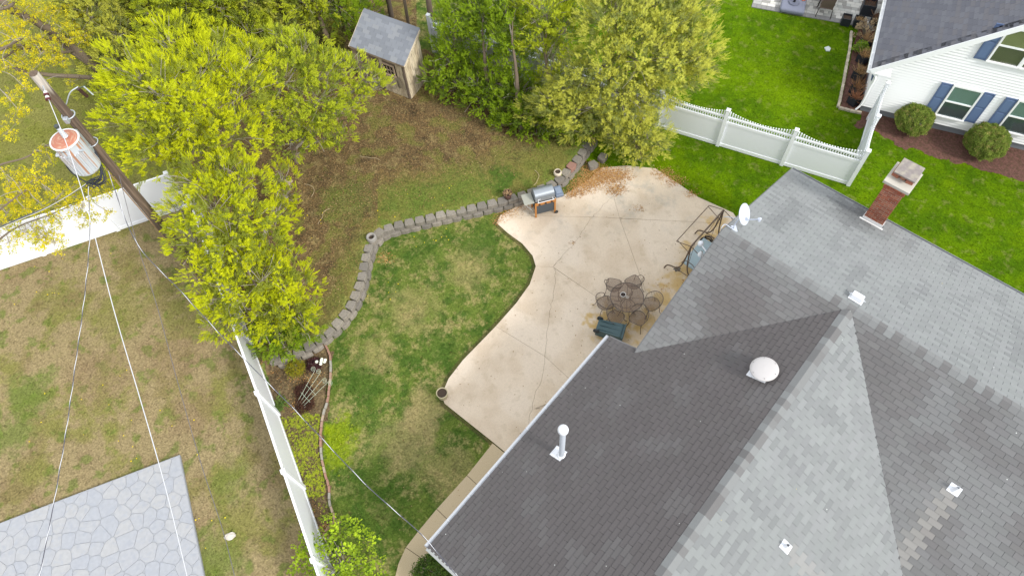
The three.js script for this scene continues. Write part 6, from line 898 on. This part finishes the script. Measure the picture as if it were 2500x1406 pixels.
shrub('clipped_shrub', 'round clipped green shrub under the second blue-shuttered window', [17.28, 0.02, -15.55], 4000, 0.68, 1.08, boxPal, boxLeaf, 611, 8, undefined, 1.05, 0.82);
{ const S = L.shrubs, g = (i, dy = 0) => [S[i][0], dy, S[i][1]];
  shrub('golden_shrub', 'small golden feathery shrub in the flower bed', g(0), 420, 0.3, 0.42, [[0.42, 0.36, 0.02], [0.34, 0.33, 0.03], [0.26, 0.28, 0.03]], fineG, 620, 6, undefined, 0.55, 0.4);
  shrub('purple_shrub', 'low dark purple-leaved plant next to the white flowers', g(2), 160, 0.26, 0.18, [[0.08, 0.03, 0.04], [0.12, 0.05, 0.05]], boxLeaf, 621, 5, undefined, 1, 0.2);
  shrub('rusty_shrub', 'dark rusty low plant in the middle of the flower bed', g(9), 220, 0.3, 0.16, [[0.09, 0.04, 0.03], [0.14, 0.07, 0.04]], boxLeaf, 622, 5, undefined, 1, 0.2);
  shrub('rusty_shrub', 'dark rusty low plant between golden shrub and trellis', [S[8][0] - 0.1, 0, S[8][1] + 0.25], 180, 0.28, 0.15, [[0.09, 0.04, 0.03], [0.13, 0.06, 0.04]], boxLeaf, 623, 5, undefined, 1, 0.2);
  shrub('leafy_shrub', 'fresh light green leafy shrub straddling the white fence', [S[6][0], 0, S[6][1]], 360, 1.25, 1.5, [[0.36, 0.5, 0.03], [0.44, 0.58, 0.03], [0.28, 0.4, 0.03]], bigLeaf, 624, 30, undefined, 1.15, 0.3);
  shrub('evergreen_shrub', 'dark green shrub tucked under the house corner', [S[7][0] + 0.25, 0, S[7][1] + 0.2], 900, 0.75, 0.8, [[0.06, 0.12, 0.02], [0.1, 0.17, 0.025]], boxLeaf, 625, 8, undefined, 1.3, 0.5);
  shrub('spring_bulbs', 'tuft of strappy green leaves beside the blue flower', [S[5][0] + 0.12, 0, S[5][1] - 0.25], 60, 0.2, 0.25, [[0.14, 0.24, 0.05], [0.2, 0.3, 0.06]], plumeG[0], 626, 4, undefined, 0.8, 0.1);
  const fl = thing('white_flowers', 'clump of white flowers at the edge of the flower bed', 'flowers', g(1)); const r = mulberry(70); for (let i = 0; i < 7; i++) { const f = new MB(), a = r() * 6.28, q = 0.14 * Math.sqrt(r()), c = V(Math.cos(a) * q, 0.16 + 0.05 * r(), Math.sin(a) * q); for (let k = 0; k < 6; k++) f.add(new THREE.SphereGeometry(0.024, 8, 5), new THREE.Matrix4().compose(V(c.x + 0.03 * Math.cos(k * 1.047), c.y, c.z + 0.03 * Math.sin(k * 1.047)), Q_.clone(), V(1, 0.35, 1))); f.mesh('blossom', mat([0.78, 0.79, 0.68], 0.7), fl); } const fs = new MB(); for (let i = 0; i < 24; i++) { const a = r() * 6.28; fs.bar(V(0, 0, 0), V(Math.cos(a) * 0.16 * r(), 0.16, Math.sin(a) * 0.16 * r()), 0.006, 0.004, 4); } fs.mesh('stems', mat([0.12, 0.2, 0.04], 0.8), fl);
  const bf = thing('blue_flower', 'deep blue flower head next to the fence post', 'flower', g(5)); const bb = new MB(); for (let i = 0; i < 40; i++) { const a = i * 2.4, y = 0.14 + 0.16 * i / 40, q = 0.06 * (1 - (i / 40) ** 2); bb.add(new THREE.OctahedronGeometry(0.02), M4(Math.cos(a) * q, y, Math.sin(a) * q)); } bb.mesh('flower_head', mat([0.06, 0.06, 0.4], 0.6), bf); new MB().bar(V(0, 0, 0), V(0, 0.2, 0), 0.01).mesh('stem', mat([0.1, 0.2, 0.04], 0.8), bf);
  // green shoots of the planting strip
  shrub('green_shoots', 'fresh green shoots among the dry planters', [14.72, 0.03, -21.05], 120, 0.3, 0.4, [[0.3, 0.42, 0.04], [0.22, 0.34, 0.04]], bigLeaf, 640, 12, undefined, 0.8, 0.3);
  shrub('dried_hydrangea', 'dried hydrangea with tan flower heads beside the terrace', [15.2, 0.03, -21.9], 46, 0.55, 0.6, [[0.5, 0.38, 0.24], [0.42, 0.31, 0.19]], leafCluster(26, 0.07, 0.04, 0.035, 603), 641, 22, undefined, 1.25, 0.5);
}
// ---- ground cover in the bed, lime clumps outside it
{
  const r = mulberry(71), list = [], g = leafCluster(7, 0.06, 0.05, 0.04, 604);
  for (let i = 0; i < 9000 && list.length < 1250; i++) { const x = lerp(-7.6, -5.7, r()), z = lerp(-8.0, -4.6, r()); if (!inPoly(insetPoly(bedPoly, 0.07), x, z)) continue; const dens = fbm(x * 1.6 + 3, z * 1.6, 3) + (z < -7.8 || z > -5.3 ? -0.35 : 0.2); if (r() > 0.5 + dens) continue; const c = [[0.34, 0.4, 0.03], [0.24, 0.3, 0.03], [0.4, 0.45, 0.03]][Math.floor(r() * 3)]; list.push([M4(x, 0.015 + 0.03 * r(), z, 0, r() * 6, 0, 0.28 + 0.35 * r()), c]); }
  for (let i = 0; i < 300; i++) { const a = r() * 6.28, q = Math.sqrt(-Math.log(1 - 0.97 * r())) * 0.62, x = -5.6 + Math.cos(a) * q * 0.5, z = -6.9 + Math.sin(a) * q * 1.0; if (distLine(L.edgeLine, x, z) < 0.06 || inPoly(bedPoly, x, z)) continue; list.push([M4(x, 0.02 + 0.03 * r(), z, 0, r() * 6, 0, 0.25 + 0.35 * r()), [[0.3, 0.37, 0.02], [0.22, 0.3, 0.02]][i % 2]]); }
  tag(copies('ground_cover', g, leafM, list), 'yellow-green leafy ground cover carpeting the flower bed', 'ground cover');
}
// ---- grass: short blades in tufts, the colour of the turf where they stand
{
  const r = mulberry(72), p = []; for (let i = 0; i < 8; i++) { const a = r() * 6.28, q = 0.05 * Math.sqrt(r()), x = Math.cos(a) * q, z = Math.sin(a) * q, b = r() * 6.28, lx = Math.cos(b) * 0.02, lz = Math.sin(b) * 0.02, w = 0.003; p.push(x - w * Math.sin(b), 0, z + w * Math.cos(b), x + w * Math.sin(b), 0, z - w * Math.cos(b), x + lx, 0.014 + 0.01 * r(), z + lz); }
  const g = new THREE.BufferGeometry(); g.setAttribute('position', new THREE.Float32BufferAttribute(p, 3)); { const nn = []; for (let i = 0; i < p.length / 9; i++) { const nx = (r() - 0.5) * 0.2, nz = (r() - 0.5) * 0.2; for (let k = 0; k < 3; k++) nn.push(nx, 1, nz); } g.setAttribute('normal', new THREE.Float32BufferAttribute(nn, 3)); }
  const list = []; const q = V(0, 0, 0), wp = insetPoly(walkPoly, -0.02), pp = insetPoly(patioPoly, -0.02), sp = insetPoly(L.stamped, -0.02);
  for (let i = 0; i < 150000 && list.length < 70000; i++) {
    const z = lerp(-27, 0, Math.pow(r(), 0.9)), x = lerp(-21, 21, r());
    q.set(x, 0, z).project(camera); if (Math.abs(q.x) > 1.03 || Math.abs(q.y) > 1.04) continue;
    const [u, v] = toUV(x, z); if ((u > 0.2 && Math.abs(v) < 4.4) || (v > 0 && v < 10.4 && u > -0.5 && u < 8)) continue;
    if (inPoly(pp, x, z) || inPoly(wp, x, z) || inPoly(sp, x, z) || distLine(L.wallLine, x, z) < 0.2) continue;
    if ((x - 11.15) * 0.394 - (z + 24.2) * 0.919 > -0.03 && x > 11.1) continue;
    const c = groundAt(x, z); if (r() > c[3]) continue; const k = 1.0 + 0.3 * (r() - 0.5);
    list.push([M4(x, gy(x, z) - 0.004, z, 0, r() * 6.28, 0, 0.7 + 0.6 * r()), [c[0] * k, c[1] * k, c[2] * k]]);
  }
  tag(copies('grass', g, leafM, list), 'short grass of the lawns', 'grass');
  // dead leaves and bits of bark
  const lg = new THREE.BufferGeometry(); lg.setAttribute('position', new THREE.Float32BufferAttribute([-0.03, 0, 0, 0, 0.008, 0.017, 0.034, 0.004, 0, -0.03, 0, 0, 0.034, 0.004, 0, 0.002, 0.01, -0.016], 3)); lg.computeVertexNormals();
  const dl = [], cols = [rgb(136, 106, 70), rgb(116, 90, 62), rgb(156, 126, 86), rgb(92, 74, 54), rgb(146, 118, 82), rgb(172, 148, 108)];
  const drop = (x, z, y, warm) => dl.push([M4(x, y + 0.006 + 0.012 * r(), z, (r() - 0.5) * 0.9, r() * 6.28, (r() - 0.5) * 0.9, 0.25 + 0.6 * r()), (warm ? [rgb(168, 122, 72), rgb(186, 144, 90), rgb(148, 106, 64), rgb(196, 160, 108)][Math.floor(r() * 4)] : cols[Math.floor(r() * 6)])]);
  for (let i = 0; i < 90000 && dl.length < 30000; i++) { const x = lerp(-9.5, 3.6, r()), z = lerp(-23, -10, r()); if (leftOfL2(x, z) || !inPoly(terracePoly, x, z)) continue; const d = distLine(L.wallLine, x, z); if (d < 0.15 || r() > 0.15 + 0.85 * ss(0.6, 2.6, d + 1.2 * fbm(x, z, 2) + (x < -4.5 ? 1 : 0))) continue; drop(x, z, gy(x, z)); }
  // drifts on the patio along the wall and under the junipers
  for (const [cx, cz, rx, n] of [[3.6, -16.0, 0.55, 2400], [2.95, -15.65, 0.5, 1900], [4.2, -15.9, 0.45, 1100], [4.05, -15.3, 0.32, 600], [3.3, -16.4, 0.4, 700], [2.5, -15.3, 0.3, 450], [6.2, -15.5, 0.35, 420], [5.9, -15.85, 0.35, 420], [6.7, -14.85, 0.25, 140], [0.0, -14.72, 0.35, 300], [0.5, -14.95, 0.35, 240], [-0.3, -14.4, 0.22, 120], [5.9, -11.3, 0.3, 60], [5.0, -11.1, 0.3, 40], [4.7, -14.4, 0.25, 60], [2.2, -13.2, 0.12, 26], [-4.3, -13.3, 0.3, 160], [-8.0, -9.4, 0.25, 160], [-5.9, -4.4, 0.22, 120], [-6.9, -9.0, 0.5, 260], [-7.0, -8.2, 0.4, 160], [-6.4, -4.9, 0.3, 160]]) for (let i = 0; i < n; i++) { const a = r() * 6.28, q = Math.sqrt(-Math.log(1 - r() * 0.95)) * rx * 0.75, x = cx + Math.cos(a) * q * 1.25, z = cz + Math.sin(a) * q * 0.8; if (distLine(L.wallLine, x, z) < 0.17) continue; drop(x, z, inPoly(patioPoly, x, z) ? 0.03 : Math.max(0, gy(x, z)), true); }
  for (let i = 0; i < 900; i++) { const x = lerp(-7.5, 6, r()), z = lerp(-15.5, -4, r()); const [u, v] = toUV(x, z); if (u > -0.9 && v < 11) continue; if (leftOfL2(x, z)) continue; drop(x, z, inPoly(patioPoly, x, z) ? 0.03 : Math.max(0.02, gy(x, z))); }
  tag(copies('fallen_leaves', lg, leafM, dl), 'brown fallen leaves on terrace and patio edge', 'leaves');
  // dandelions
  const dg = new THREE.SphereGeometry(0.016, 7, 5), dd = []; dg.scale(1, 0.5, 1);
  for (let i = 0; i < 80; i++) { const a = [[-6.6, -14.6, 1.2], [-3, -15.3, 1.6], [-14.5, -13.2, 2.2], [-11, -7.5, 1.4], [-4.5, -12, 0.9], [-9.6, -4.6, 1], [-13, -8.5, 2.5], [-2.5, -14.0, 0.8]][i % 8], x = a[0] + (r() - 0.5) * 2 * a[2], z = a[1] + (r() - 0.5) * a[2]; if (inPoly(patioPoly, x, z) || inPoly(L.stamped, x, z) || distLine(L.wallLine, x, z) < 0.25) continue; dd.push([M4(x, gy(x, z) + 0.05, z, 0, 0, 0, 0.7 + 0.7 * r()), [0.75, 0.6, 0.02]]); }
  tag(copies('dandelions', dg, leafM, dd), 'yellow dandelion heads dotted over the grass', 'dandelions');
}
// ---- fallen sticks
{
  const r = mulberry(73), S = [[-6.9, 0.42, -15.9, 'thin pale stick curling over the litter near the boulder'], [-6.2, 0.42, -15.3, 'bent pale stick on the terrace grass'], [1.2, 0.42, -16.2, 'twisted dry stick behind the grill'], [-12.5, 0.2, -12.2, 'short straight stick on the dry lawn below the white fence'], [-5.2, 0.42, -17.6, 'pale forked twig under the spreading evergreen']];
  S.forEach(([x, y, z, label], i) => { const pts = []; let q = V(0, 0.012, 0), a = r() * 6.28; for (let k = 0; k < 6; k++) { pts.push(q.clone()); a += (r() - 0.5) * 1.3; q = q.clone().add(V(Math.cos(a) * 0.16, (r() - 0.4) * 0.02, Math.sin(a) * 0.16)); } const o = new MB().tube(pts, 0.009, 5, 30).mesh('stick', mat(rgb(176, 158, 126), 0.9), scene); o.position.set(x, y, z); tag(o, label, 'stick'); });
}
scene.traverse(o => { if (o.isMesh) { o.castShadow = true; o.receiveShadow = true; } });
renderer.render(scene, camera);
